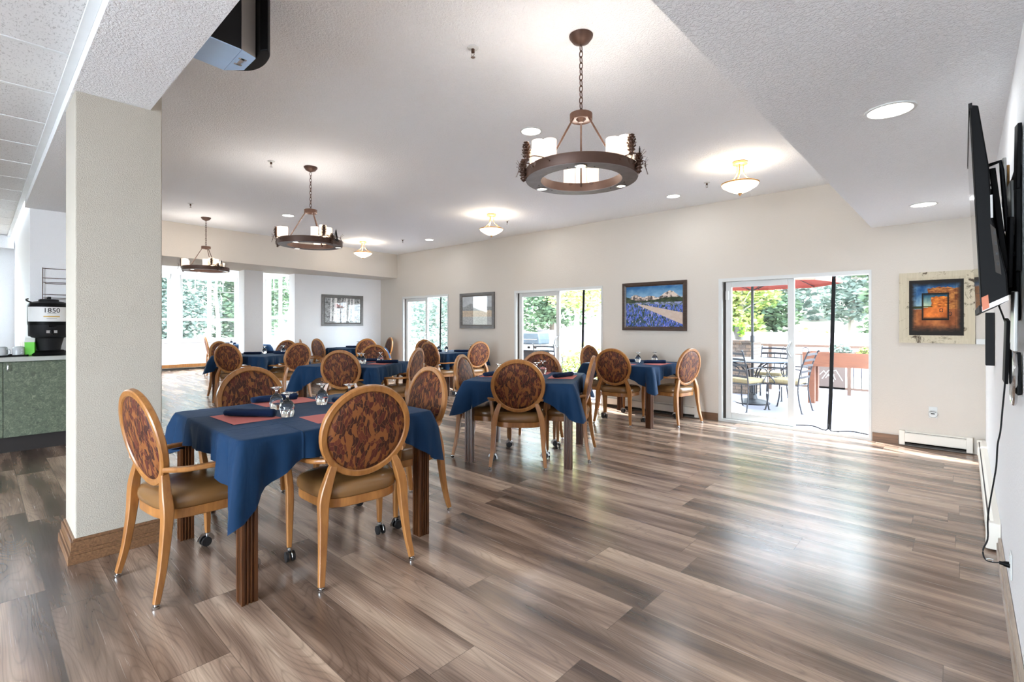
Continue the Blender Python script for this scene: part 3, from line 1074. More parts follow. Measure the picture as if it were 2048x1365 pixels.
def lay(k, items, names):
    """settings in a table's own axes: u along its x, v along its y"""
    x0, y0, a0 = tables[k][0], tables[k][1], tables[k][2]
    ca, sa = math.cos(R(a0)), math.sin(R(a0))
    for (kind, u, v, a), nm in zip(items, names):
        X, Y = x0 + u * ca - v * sa, y0 + u * sa + v * ca
        if kind == 'm': add_mat(X, Y, a0 + a, nm)
        if kind == 'n': add_napkin(X, Y, a0 + a, nm, True)
        if kind == 'g': add_glass(X, Y, nm)
lay(1, [('m', -0.02, -0.36, 0), ('m', 0.36, 0.02, 90), ('m', -0.02, 0.36, 0), ('m', -0.36, 0.0, 90), ('n', 0.37, 0.02, 62), ('n', -0.36, -0.02, 62), ('g', -0.26, -0.20, 0), ('g', 0.08, 0.06, 0), ('g', 0.10, 0.30, 0), ('g', 0.0, -0.22, 0)],
    ['rose placemat hidden behind the front chair of the mid-floor table', 'rose placemat at the right side of the mid-floor table', 'rose placemat at the far side of the mid-floor table', 'rose placemat at the left side of the mid-floor table',
     'black-navy rolled napkin at right of the mid-floor table', 'black-navy rolled napkin at left of the mid-floor table',
     'upturned goblet beside the left napkin of the mid-floor table', 'left goblet of the two right of the front chair, mid-floor table', 'right goblet of the two before the far chair, mid-floor table', 'goblet behind the front chair of the mid-floor table'])
lay(2, [('m', 0.0, -0.36, 0), ('m', 0.36, 0.0, 90), ('n', 0.30, 0.05, 40), ('n', -0.12, -0.05, 40), ('g', 0.02, 0.10, 0), ('g', 0.16, 0.34, 0), ('g', -0.36, 0.2, 0)],
    ['rose placemat at front of the table below the flower picture', 'rose placemat at right of the table below the flower picture', 'rolled navy napkin at right on the table below the flower picture', 'rolled navy napkin beside the front chair back below the flower picture',
     'left goblet on the table below the flower picture', 'right goblet on the table below the flower picture', 'goblet behind the front chair back below the flower picture'])
lay(3, [('n', -0.12, -0.30, 40), ('n', 0.30, 0.05, 40), ('g', -0.2, -0.12, 0), ('g', -0.05, -0.05, 0), ('g', 0.25, 0.34, 0)],
    ['rolled napkin at the left of the table under the grey landscape picture', 'rolled napkin at the right of the table under grey landscape picture', 'left goblet of the table before the far patio door', 'middle goblet of the table before the far patio door', 'right goblet under the small grey landscape picture'])
lay(4, [('m', 0.34, 0.06, 90), ('m', 0.0, 0.36, 0), ('n', 0.40, 0.10, 20), ('n', -0.02, 0.30, 20), ('g', 0.02, 0.02, 0), ('g', 0.10, -0.02, 0), ('g', 0.24, 0.22, 0)],
    ['rose placemat at right of the central table', 'rose placemat at the far side of the central table', 'rolled navy napkin at right end of the central table', 'rolled napkin behind two goblets on the central table',
     'rear goblet of the pair beside the chair back on the central table', 'front goblet of the pair beside the chair back on the central table', 'single goblet at right on the central table'])
lay(5, [('n', -0.08, -0.10, 20), ('n', 0.02, 0.28, 20), ('n', 0.36, 0.12, 10), ('g', -0.02, 0.12, 0), ('g', 0.24, 0.30, 0)],
    ['rolled napkin at the left on the table before the bay windows', 'middle rolled napkin on the table before the bay windows', 'right rolled napkin on the table before the bay windows', 'left goblet on the table before the bay windows', 'right goblet before the far chair, bay-side table'])
lay(6, [('n', 0.0, -0.10, 40), ('n', 0.25, 0.25, 40), ('g', 0.08, 0.0, 0), ('g', 0.2, 0.14, 0), ('g', 0.05, 0.2, 0)],
    ['left rolled napkin on the far corner table', 'right rolled napkin on the far corner table', 'left goblet on the far corner table', 'middle goblet on the far corner table', 'rear goblet on the far corner table'])
lay(7, [('n', -0.25, -0.25, 40), ('g', 0.0, -0.3, 0)],
    ['rolled napkin on the bay table before the window', 'goblet on the bay table beside the pillar'])

# ================================================================== CEILING FIXTURES
def make_chandelier(label, loc, group):
    t = thing('ring_chandelier', label, 'chandelier', loc, 0, group)
    zc = 0.0            # origin at ceiling, everything hangs below
    zr = -0.855         # ring underside
    a0 = 124.6
    bm = newbm(); lathe(bm, [(0.07, -0.001), (0.068, -0.012), (0.05, -0.036), (0.02, -0.05), (0.008, -0.055)], 28); obj('canopy', bm, M['bronze'], t, smooth=True)
    bm = newbm()
    z = -0.055; i = 0
    while z > -0.44:
        pts = [(0.0105 * math.cos(a) * (1 if i % 2 else 0), 0.0105 * math.cos(a) * (0 if i % 2 else 1), z - 0.021 + 0.021 * math.sin(a)) for a in [2 * PI * q / 12 for q in range(12)]]
        sweep(bm, pts, circ(0.003, 6), up=(1, 0, 0) if i % 2 == 0 else (0, 1, 0), closed=True)
        z -= 0.034; i += 1
    obj('chain', bm, M['bronze'], t, smooth=True)
    bm = newbm()
    lathe(bm, [(0.062, -0.462), (0.066, -0.464), (0.066, -0.500), (0.062, -0.502), (0.058, -0.498), (0.03, -0.494), (0.012, -0.512)], 28); obj('hub', bm, M['bronze'], t, smooth=True)
    for a in (a0, a0 + 122, a0 - 122):
        c, s_ = math.cos(R(a)), math.sin(R(a))
        bm = newbm(); sweep(bm, [(0.052 * c, 0.052 * s_, -0.495), (0.245 * c, 0.245 * s_, zr + 0.02)], circ(0.0055, 8)); obj('rod', bm, M['bronze'], t, smooth=True)
    bm = newbm()
    lathe(bm, [(0.325, zr + 0.002), (0.328, zr + 0.008), (0.328, zr + 0.058), (0.322, zr + 0.062), (0.318, zr + 0.05), (0.318, zr + 0.012), (0.243, zr + 0.012), (0.243, zr + 0.052), (0.237, zr + 0.052), (0.237, zr + 0.002)], 64, cap0=False, cap1=False)
    ring = obj('ring', bm, M['bronze'], t, smooth=True)
    bm = newbm(); lathe(bm, [(0.2375, zr + 0.002), (0.2375, zr), (0.3245, zr), (0.3245, zr + 0.002)], 64, cap0=False, cap1=False); und = obj('ring_underside', bm, M['steelgray'], ring)
    for g_ in (0, 120, 240):
        for dd in (-16, 0, 16):
            a = R(a0 + 60 + g_ + dd + 0)
            bm = newbm(); lathe(bm, [(0.004, -0.0015), (0.005, 0)], 6, (0.262 * math.cos(a), 0.262 * math.sin(a), zr - 0.0005)); obj('rivet', bm, M['darkgap'], und)
    for g_ in (60, 180, 300):
        a = R(a0 + g_)
        cx, cy = 0.281 * math.cos(a), 0.281 * math.sin(a)
        bm = newbm(); lathe(bm, [(0.030, zr + 0.001), (0.034, zr - 0.004), (0.024, zr - 0.005)], 20, (cx, cy, 0), cap0=False, cap1=False); dl = obj('downlight', bm, M['chrome'], ring, smooth=True)
        bm = newbm(); lathe(bm, [(0.001, zr - 0.0035), (0.024, zr - 0.004)], 20, (cx, cy, 0), cap0=False, cap1=False); obj('downlight_lens', bm, M['bulb'], dl)
    for g_ in (0, 126, -126):
        for dd, h in ((-16, 0.105), (0, 0.128), (16, 0.115)):
            a = R(a0 + g_ + dd)
            rr = 0.283 + (0.012 if dd == 0 else -0.008)
            cx, cy = rr * math.cos(a), rr * math.sin(a)
            bm = newbm(); lathe(bm, [(0.030, zr + 0.012), (0.042, zr + 0.046), (0.042, zr + 0.052), (0.036, zr + 0.052)], 20, (cx, cy, 0)); cup = obj('candle_cup', bm, M['bronze'], t, smooth=True)
            bm = newbm(); lathe(bm, [(0.036, zr + 0.052), (0.0365, zr + 0.052 + h), (0.033, zr + 0.055 + h), (0.030, zr + 0.035 + h)], 24, (cx, cy, 0)); obj('candle_shade', bm, M['candle'], cup, smooth=True)
    # metal woodland ornaments at the two near groups
    def branch(a, lean):
        c, s_ = math.cos(R(a)), math.sin(R(a)); tx, ty = -s_, c
        P0 = Vector((0.334 * c, 0.334 * s_, zr + 0.03))
        bm = newbm()
        pts = catmull([P0, P0 + Vector((tx * 0.05 * lean, ty * 0.05 * lean, 0.03)), P0 + Vector((tx * 0.11 * lean + c * 0.01, ty * 0.11 * lean + s_ * 0.01, 0.045)), P0 + Vector((tx * 0.16 * lean, ty * 0.16 * lean, 0.03))], 5)
        sweep(bm, pts, circ(0.004, 6), scales=[1 - 0.04 * q for q in range(len(pts))])
        for q in range(9):
            b_ = P0 + Vector((tx * 0.14 * lean, ty * 0.14 * lean, 0.035))
            e_ = b_ + Vector((tx * lean * (0.03 + 0.02 * math.cos(q)), ty * lean * (0.03 + 0.02 * math.cos(q)), 0.05 * math.sin(q * 0.7 - 2)))
            sweep(bm, [b_, e_], circ(0.0012, 4))
        obj('metal_branch', bm, M['bronze'], ring, smooth=True)
    def cone(a, dz, s=1.0):
        c, s_ = math.cos(R(a)), math.sin(R(a))
        bm = newbm()
        P0 = Vector((0.342 * c, 0.342 * s_, zr + dz))
        for lv in range(7):
            zz = lv * 0.011 * s; rr = (0.008 + 0.012 * math.sin(PI * (lv + 0.8) / 7.6)) * s
            for q in range(7):
                aa = 2 * PI * q / 7 + lv * 0.45
                m_ = Matrix.Rotation(aa, 3, 'Z') @ Matrix.Rotation(R(-35), 3, 'Y')
                vs = [bm.verts.new(P0 + Vector((0, 0, zz)) + m_ @ Vector(v)) for v in ((0, -0.003, 0), (rr, -0.006 * s, 0), (rr * 1.15, 0, 0.003), (rr, 0.006 * s, 0), (0, 0.003, 0.0))]
                bm.faces.new(vs)
        lathe(bm, [(0.004 * s, 0), (0.009 * s, 0.02 * s), (0.008 * s, 0.05 * s), (0.002, 0.075 * s)], 8, P0)
        obj('pinecone', bm, M['bronze'], ring, recalc=False)
    def fern(a):
        c, s_ = math.cos(R(a)), math.sin(R(a)); tx, ty = -s_, c
        P0 = Vector((0.336 * c, 0.336 * s_, zr + 0.01))
        bm = newbm()
        sweep(bm, [P0, P0 + Vector((0, 0, 0.15))], circ(0.0025, 6))
        for q in range(11):
            zz = 0.035 + q * 0.0105; ln = 0.042 * (1 - q / 12)
            for sg in (-1, 1):
                sweep(bm, [P0 + Vector((0, 0, zz)), P0 + Vector((tx * ln * sg, ty * ln * sg, zz - 0.012))], rrect(0.008, 0.004))
        obj('metal_fir', bm, M['blackmatte'], ring)
    branch(a0 + 150, -1); branch(a0 + 128, -1); cone(a0 + 116, 0.075, 1.5); cone(a0 + 98, 0.0, 1.5); cone(a0 + 92, 0.045, 1.2); cone(a0 + 105, -0.02, 1.2)
    branch(a0 - 142, 1); branch(a0 - 120, 1); cone(a0 - 128, 0.065, 1.5); cone(a0 - 112, -0.01, 1.5); fern(a0 - 102); branch(a0 - 108, -1)
    cone(a0 - 4, 0.02, 0.8)
    return t
ch0 = make_chandelier('nearest and largest bronze ring chandelier with candle shades and pinecones', (-1.664, 2.411, CZ), 'ring chandeliers')
dup(ch0, (-5.22, 2.45, CZ), 0, 'middle bronze ring chandelier, hanging above the left-hand tables')
dup(ch0, (-8.93, 2.48, CZ), 0, 'farthest bronze ring chandelier, before the bay windows')
def lamp(loc, power, col=(1, 0.9, 0.78), r=0.05, typ='POINT'):
    l = bpy.data.lights.new('fixture_light', typ)
    l.energy = power; l.color = col
    if typ == 'POINT': l.shadow_soft_size = r
    o = bpy.data.objects.new('fixture_light', l); COL.objects.link(o); o.location = loc
    return o
for x, y in ((-1.664, 2.411), (-5.22, 2.45), (-8.93, 2.48)):
    for g_ in (0, 126, -126):
        lamp((x + 0.27 * math.cos(R(124.6 + g_)), y + 0.27 * math.sin(R(124.6 + g_)), CZ - 0.66), 1.8, (1, 0.93, 0.86), r=0.06)

def make_flush(label, loc, group):
    t = thing('semi_flush_light', label, 'ceiling light', loc, 0, group)
    bm = newbm(); lathe(bm, [(0.070, -0.001), (0.073, -0.008), (0.073, -0.028), (0.066, -0.032)], 28); obj('canopy', bm, M['gold'], t, smooth=True)
    for k in range(3):
        a = R(40 + 120 * k); c, s_ = math.cos(a), math.sin(a)
        bm = newbm(); sweep(bm, catmull([(0.035 * c, 0.035 * s_, -0.03), (0.035 * c, 0.035 * s_, -0.10), (0.06 * c, 0.06 * s_, -0.15), (0.165 * c, 0.165 * s_, -0.228)], 5), rrect(0.012, 0.006)); obj('arm', bm, M['gold'], t, smooth=True)
    bm = newbm(); lathe(bm, [(0.182, -0.225), (0.186, -0.228), (0.186, -0.240), (0.180, -0.240)], 40, cap0=False, cap1=False); obj('rim', bm, M['gold'], t, smooth=True)
    bm = newbm(); lathe(bm, [(0.176, -0.232), (0.181, -0.238), (0.165, -0.262), (0.10, -0.303), (0.03, -0.332), (0.003, -0.336)], 40, cap0=False); obj('glass_bowl', bm, M['bowl'], t, smooth='all')
    bm = newbm(); lathe(bm, [(0.028, -0.326), (0.022, -0.336), (0.008, -0.345), (0.009, -0.352), (0.002, -0.358)], 16); obj('finial', bm, M['gold'], t, smooth=True)
    return t
FL = [(-1.733, 5.418, 'semi-flush frosted bowl light nearest the soffit, above the large patio door'), (-5.40, 5.40, 'middle semi-flush frosted bowl light, above the middle patio door'), (-9.15, 5.40, 'farthest semi-flush frosted bowl light, near the far corner header')]
f0 = None
for x, y, lb in FL:
    if f0 is None: f0 = make_flush(lb, (x, y, CZ), 'semi-flush bowl lights')
    else: dup(f0, (x, y, CZ), 0, lb)
    lamp((x, y, CZ - 0.16), 3.2, (1, 0.92, 0.82), r=0.04)

def make_recessed(label, loc, rad, group):
    t = thing('recessed_light', label, 'ceiling light', loc, 0, group)
    bm = newbm(); lathe(bm, [(rad * 0.86, -0.001), (rad * 0.88, -0.007), (rad, -0.006), (rad * 1.02, -0.0005)], 32, cap0=False, cap1=False); obj('trim_ring', bm, M['vinylwhite'], t, smooth=True)
    bm = newbm(); lathe(bm, [(0.001, -0.003), (rad * 0.87, -0.0035)], 32, cap0=False, cap1=False); obj('lens', bm, M['disc'], t)
    return t
def downlight(x, y, z, r_):
    l = bpy.data.lights.new('recessed_and_fill_lamp', 'AREA'); l.shape = 'DISK'; l.size = r_ * 1.7; l.energy = DL; l.color = (0.93, 0.97, 1.0)
    o = bpy.data.objects.new('recessed_and_fill_lamp', l); COL.objects.link(o); o.location = (x, y, z - 0.012)
DL = 1.6
RC = [(-2.812, 3.306, CZ, 0.095, 'recessed round ceiling light left of the nearest chandelier'), (-7.80, 3.30, CZ, 0.095, 'recessed round ceiling light above left of the middle chandelier'), (-7.95, 6.18, CZ, 0.095, 'recessed round ceiling light in the far part of the ceiling near the wall'),
      (-2.85, 6.27, CZ, 0.095, 'recessed round ceiling light between two bowl lights near the wall'), (-0.284, 3.206, SZ, 0.11, 'recessed round light in the low soffit, nearest the camera'), (-0.28, 5.951, SZ, 0.105, 'recessed round light in the low soffit, farther one by the wall')]
for x, y, z, r_, lb in RC:
    make_recessed(lb, (x, y, z), r_, 'recessed ceiling lights')
    downlight(x, y, z, r_)
for x, y, z in ((-5.3, 3.3, CZ), (-5.4, 6.2, CZ), (-0.284, 0.5, SZ), (-0.284, -2.2, SZ), (-4.0, -1.6, GZ), (-8.0, -1.6, GZ), (-2.0, -2.6, GZ)):  # fill lamps added without fixtures to brighten the room
    make_recessed('added fill lamp without a fixture', (x, y, z), 0.095, 'added fill lamps') if False else downlight(x, y, z, 0.095)

def make_sprinkler(label, loc, group):
    t = thing('fire_sprinkler', label, 'sprinkler', loc, 0, group)
    bm = newbm(); lathe(bm, [(0.036, -0.001), (0.034, -0.006), (0.014, -0.010)], 20); obj('escutcheon', bm, M['vinylwhite'], t, smooth=True)
    bm = newbm(); lathe(bm, [(0.010, -0.010), (0.011, -0.03), (0.005, -0.034)], 12)
    for sx in (-1, 1): sweep(bm, [(sx * 0.010, 0, -0.03), (sx * 0.011, 0, -0.045), (0, 0, -0.058)], circ(0.002, 6))
    obj('frame', bm, M['bronze'], t)
    bm = newbm(); lathe(bm, [(0.014, -0.058), (0.014, -0.061)], 16); obj('deflector', bm, M['chrome'], t)
    return t
s0 = None
for x, y, lb in ((-2.225, 2.065, 'fire sprinkler left of the nearest chandelier canopy'), (-5.33, 2.08, 'fire sprinkler left of the middle chandelier canopy'), (-8.04, 2.04, 'fire sprinkler near the farthest chandelier, above its left'),
                 (-5.55, 5.92, 'fire sprinkler just right of the middle bowl light'), (-2.28, 5.94, 'fire sprinkler left of the nearest bowl light'), (-8.35, 5.82, 'fire sprinkler right of the farthest bowl light')):
    if s0 is None: s0 = make_sprinkler(lb, (x, y, CZ), 'fire sprinklers')
    else: dup(s0, (x, y, CZ), 0, lb)

# ------------------------------------------------------------------ loudspeaker on the beam
t = thing('loudspeaker', 'dark grey loudspeaker box mounted on the beam above the column', 'speaker', (0, 0, 0))
bp = [(-2.892, 0.727), (-2.917, 0.893), (-2.642, 0.888), (-2.629, 0.727)]
fp = [(-2.917, 0.895), (-2.837, 0.967), (-2.673, 0.966), (-2.642, 0.890)]
bm = newbm(); add_prism(bm, bp, 2.714, 3.04); obj('cabinet', bm, M['blackmatte'], t)
M['speakertrim'] = plain('taupe_plastic', (150, 142, 136), 0.5)
M['plate_bluelit'] = plain('plate_daylight_tint', (178, 208, 240), 0.5)  # pale plate tinted blue to carry the daylight on it
bm = newbm(); add_prism(bm, fp, 2.714, 3.04); obj('baffle', bm, M['speakertrim'], t)
bm = newbm(); add_prism(bm, bp, 2.708, 2.714); add_prism(bm, fp, 2.708, 2.714); bot = obj('bottom_plate', bm, M['plate_bluelit'], t)
bm = newbm(); add_box(bm, -2.80, -2.72, 0.915, 0.93, 2.704, 2.708); add_box(bm, -2.80, -2.79, 0.905, 0.94, 2.704, 2.708); add_box(bm, -2.73, -2.72, 0.905, 0.94, 2.704, 2.708); obj('badge', bm, M['speakertrim'], bot)
bm = newbm()
pts = catmull([(-2.932, 0.905, 0), (-2.86, 0.995, 0), (-2.755, 1.03, 0), (-2.63, 1.02, 0), (-2.565, 0.985, 0)], 6)
lo = [(p.x, p.y) for p in pts]
inn = [(-2.60, 0.962), (-2.668, 0.970), (-2.842, 0.972), (-2.915, 0.90)]
add_prism(bm, lo + inn, 2.72, 3.04)
obj('grille', bm, M['black'], t, bevel=0.008)

# ================================================================== TELEVISION SIDE
t = thing('television', 'black flat television tilted out from the right wall on a bracket', 'television', (0, 0, 0))
def prism_y(bm, poly, y0, y1):
    a = [bm.verts.new((x, y0, z)) for x, z in poly]; b = [bm.verts.new((x, y1, z)) for x, z in poly]
    bm.faces.new(a); bm.faces.new(b[::-1])
    for i in range(len(poly)):
        j = (i + 1) % len(poly)
        bm.faces.new([a[j], a[i], b[i], b[j]])
bm = newbm(); prism_y(bm, [(0.014, 2.133), (0.036, 2.125), (0.064, 1.90), (0.072, 1.72), (0.108, 1.52), (0.112, 1.43), (0.048, 1.392), (0.044, 1.402)], 2.40, 3.32); cab = obj('housing', bm, M['black'], t, bevel=0.004)
bm = newbm(); prism_y(bm, [(0.0125, 2.120), (0.0145, 2.120), (0.0435, 1.415), (0.0415, 1.415)], 2.425, 3.295); obj('screen', bm, plain('dark_screen', (8, 8, 10), 0.08), t)
bm = newbm(); prism_y(bm, [(0.010, 2.136), (0.020, 2.137), (0.021, 2.118), (0.011, 2.118)], 2.395, 3.325); obj('bezel', bm, M['blackmatte'], t)
bm = newbm(); prism_y(bm, [(0.038, 1.415), (0.048, 1.415), (0.049, 1.39), (0.039, 1.39)], 2.395, 3.325); obj('bezel', bm, M['blackmatte'], t)
bm = newbm(); prism_y(bm, [(0.046, 1.392), (0.112, 1.431), (0.111, 1.448), (0.045, 1.410)], 2.394, 2.3985); stk = obj('sticker', bm, plain('white_label', (214, 208, 206), 0.5), t)
bm = newbm(); prism_y(bm, [(0.047, 1.396), (0.064, 1.407), (0.061, 1.452), (0.044, 1.442)], 2.392, 2.394); obj('picture_label', bm, plain('orange_label', (196, 110, 74), 0.5), stk)
bm = newbm(); prism_y(bm, [(0.066, 1.70), (0.080, 1.68), (0.094, 1.52), (0.080, 1.53)], 2.396, 2.3985); obj('port_panel', bm, M['darkgap'], t)
for k in range(8):
    bm = newbm(); z = 1.535 + k * 0.018; add_box(bm, 0.084 - k * 0.0014, 0.090 - k * 0.0014, 2.3945, 2.396, z, z + 0.010); obj('port', bm, M['rubber'] if k % 2 else M['darkgap'], t)
bm = newbm(); prism_y(bm, [(0.066, 1.80), (0.072, 1.80), (0.0735, 1.72), (0.0675, 1.72)], 2.3945, 2.3985); obj('rating_label', bm, plain('grey_label', (190, 190, 188), 0.5), t)
t = thing('wall_bracket', 'black tilting bracket holding the television to the wall', 'bracket', (0, 0, 0))
bm = newbm(); add_box(bm, 0.142, 0.158, 2.65, 3.05, 1.55, 1.95); obj('wall_plate', bm, M['black'], t, bevel=0.003)
for y in (2.62, 3.02):
    bm = newbm(); sweep(bm, [(0.078, y, 1.94), (0.115, y, 1.55)], rrect(0.03, 0.018)); obj('rail', bm, M['black'], t)
    bm = newbm(); sweep(bm, [(0.150, y + 0.05, 1.62), (0.118, y + 0.02, 1.60), (0.10, y, 1.70)], rrect(0.02, 0.012)); obj('arm', bm, M['black'], t)
    bm = newbm(); sweep(bm, [(0.064, y, 1.955), (0.100, y, 1.965), (0.104, y, 1.93), (0.118, y + 0.01, 1.70)], circ(0.007, 8)); obj('hook', bm, M['black'], t, smooth=True)

cp = [(0.100, 2.78, 1.430), (0.134, 2.9, 1.30), (0.128, 2.95, 1.12), (0.121, 3.0, 0.978), (0.116, 3.03, 0.88), (0.108, 3.05, 0.816), (0.105, 3.08, 0.72), (0.098, 3.1, 0.645), (0.083, 3.15, 0.499), (0.080, 3.19, 0.42), (0.080, 3.2, 0.342), (0.064, 3.2, 0.285), (0.072, 3.2, 0.245), (0.096, 3.2, 0.240), (0.125, 3.2, 0.247)]
bm = newbm(); sweep(bm, catmull(cp, 5), circ(0.0032, 8))
t = thing('power_cord', 'thin grey cord hanging from the television to the wall outlet', 'cord')
obj('cable', bm, M['blackmatte'], t, smooth=True)
bm = newbm(); lathe(bm, [(0.007, 0), (0.009, 0.012), (0.012, 0.018), (0.014, 0.032), (0.014, 0.036)], 12, (0.118, 3.2, 0.245), mat=Matrix.Rotation(R(90), 3, 'Y')); obj('plug', bm, M['black'], t, smooth=True)
bm = newbm(); sweep(bm, catmull([(0.098, 3.2, 0.252), (0.085, 3.19, 0.256), (0.075, 3.2, 0.246), (0.085, 3.205, 0.236), (0.098, 3.2, 0.244)], 5), circ(0.0018, 6)); obj('twist_tie', bm, M['vinylwhite'], t)
t = thing('wall_outlet', 'white wall outlet holding the black plug low on the right wall', 'outlet', (0.159, 3.2, 0.245))
bm = newbm(); add_box(bm, -0.006, 0, -0.036, 0.036, -0.058, 0.058); obj('cover_plate', bm, M['vinylwhite'], t, bevel=0.002)
bm = newbm(); add_box(bm, -0.008, -0.006, -0.016, 0.016, -0.045, -0.010); add_box(bm, -0.008, -0.006, -0.016, 0.016, 0.010, 0.045); obj('socket', bm, M['vinylwhite'], t)

t = thing('wall_sculpture', 'black and silver metal wall sculpture at the right edge of the view', 'wall art', (0, 0, 0))
rr = random.Random(4)
specs = [(2.66, 1.98, 0.07, 0.24, 6, 'black'), (2.78, 1.80, 0.09, 0.22, -8, 'steel'), (2.62, 1.62, 0.08, 0.26, 10, 'black'), (2.74, 1.46, 0.10, 0.20, -5, 'black'), (2.60, 1.36, 0.07, 0.22, 4, 'steel'), (2.80, 1.24, 0.06, 0.26, 12, 'black'), (2.66, 1.16, 0.07, 0.16, -8, 'black'), (2.90, 1.62, 0.06, 0.3, 4, 'black'), (2.95, 1.95, 0.06, 0.2, -10, 'steel')]
for k, (y, z, w_, h_, a, mm) in enumerate(specs):
    bm = newbm(); add_box(bm, -0.006, 0.006, -w_ / 2, w_ / 2, -h_ / 2, h_ / 2)
    o = obj('metal_panel', bm, M[mm], t, bevel=0.003, loc=(0.148 - 0.012 * (k % 3), y, z)); o.rotation_euler = (R(a), 0, R(4))
bm = newbm()
sweep(bm, [(0.140, 2.72 + 0.10 * math.cos(a), 1.16 + 0.12 * math.sin(a)) for a in [2 * PI * q / 32 for q in range(32)]], circ(0.008, 8), up=(1, 0, 0), closed=True)
obj('metal_loop', bm, M['chrome'], t, smooth=True)
bm = newbm(); sweep(bm, [(0.135, 2.95, 2.02), (0.13, 2.9, 1.55)], circ(0.006, 8)); obj('gilt_rod', bm, M['gold'], t, smooth=True)
t = thing('wall_speaker', 'narrow black box on the right wall below the television', 'box', (0, 0, 0))
bm = newbm(); add_box(bm, 0.112, 0.158, 4.9, 5.02, 1.05, 1.43); obj('cabinet', bm, M['blackmatte'], t, bevel=0.003)
t = thing('thermostat', 'small white wall thermostat between the canyon picture and the corner', 'thermostat', (0.122, D - 0.001, 1.165))
bm = newbm(); add_box(bm, -0.034, 0.034, -0.025, 0, -0.028, 0.028); obj('housing', bm, M['vinylwhite'], t, bevel=0.004)
t = thing('carbon_monoxide_alarm', 'small white plug-in alarm above the heater under the canyon picture', 'alarm', (-0.25, D - 0.001, 0.376))
bm = newbm(); add_box(bm, -0.036, 0.036, -0.007, 0, -0.045, 0.075); obj('outlet_plate', bm, M['vinylwhite'], t, bevel=0.002)
bm = newbm(); lathe(bm, [(0.040, 0.008), (0.040, 0.030), (0.034, 0.040)], 28, (0, 0, 0), mat=Matrix.Rotation(R(90), 3, 'X')); hb = obj('housing', bm, M['vinylwhite'], t, smooth=True)
bm = newbm(); add_box(bm, -0.016, 0.016, -0.0425, -0.040, 0.0, 0.010); sweep(bm, [(-0.026, -0.041, 0.018), (-0.014, -0.041, 0.027), (0.014, -0.041, 0.027), (0.026, -0.041, 0.018)], rrect(0.004, 0.004), up=(0, 1, 0)); obj('display', bm, M['black'], hb)

# ================================================================== PICTURES
def art_mesh(name, W, H, paint, parent, nx=150, nz=110):
    verts, faces = [], []
    for j in range(nz + 1):
        for i in range(nx + 1):
            verts.append((W * i / nx, 0, H * j / nz))
    for j in range(nz):
        for i in range(nx):
            a = j * (nx + 1) + i
            faces.append((a, a + 1, a + nx + 2, a + nx + 1))
    me = bpy.data.meshes.new(name); me.from_pydata(verts, [], faces)
    U, Vv = np.meshgrid((np.arange(nx) + 0.5) / nx, (np.arange(nz) + 0.5) / nz)
    rgb = np.clip(paint(U, Vv), 0, 255) / 255.0
    l = np.where(rgb <= 0.04045, rgb / 12.92, ((rgb + 0.055) / 1.055) ** 2.4)
    c4 = np.ones((nz * nx, 4), np.float32); c4[:, :3] = l.reshape(-1, 3)
    c4 = np.repeat(c4, 4, axis=0)
    at = me.color_attributes.new('Col', 'FLOAT_COLOR', 'CORNER')
    at.data.foreach_set('color', c4.ravel())
    me.materials.append(M['art'])
    o = bpy.data.objects.new(name, me); COL.objects.link(o); o.parent = parent
    return o
def fbm(U, V, s, seed, oct=4):
    out = np.zeros_like(U); amp = 1.0; tot = 0
    for o in range(oct):
        rs = np.random.RandomState(seed + o); n = 64
        g = rs.rand(n, n)
        x = (U * s * 2 ** o) % n; y = (V * s * 2 ** o) % n
        xi, yi = x.astype(int), y.astype(int); fx, fy = x - xi, y - yi
        fx = fx * fx * (3 - 2 * fx); fy = fy * fy * (3 - 2 * fy)
        a = g[yi % n, xi % n]; b = g[yi % n, (xi + 1) % n]; c = g[(yi + 1) % n, xi % n]; d = g[(yi + 1) % n, (xi + 1) % n]
        out += amp * ((a * (1 - fx) + b * fx) * (1 - fy) + (c * (1 - fx) + d * fx) * fy); tot += amp; amp *= 0.55
    return out / tot
def lay_(img, mask, col):
    col = np.asarray(col, float)
    if col.ndim == 1: col = np.broadcast_to(col, img.shape)
    return img * (1 - mask[..., None]) + col * mask[..., None]
def mixc(a, b, k):
    return np.asarray(a, float) * (1 - k[..., None]) + np.asarray(b, float) * k[..., None]
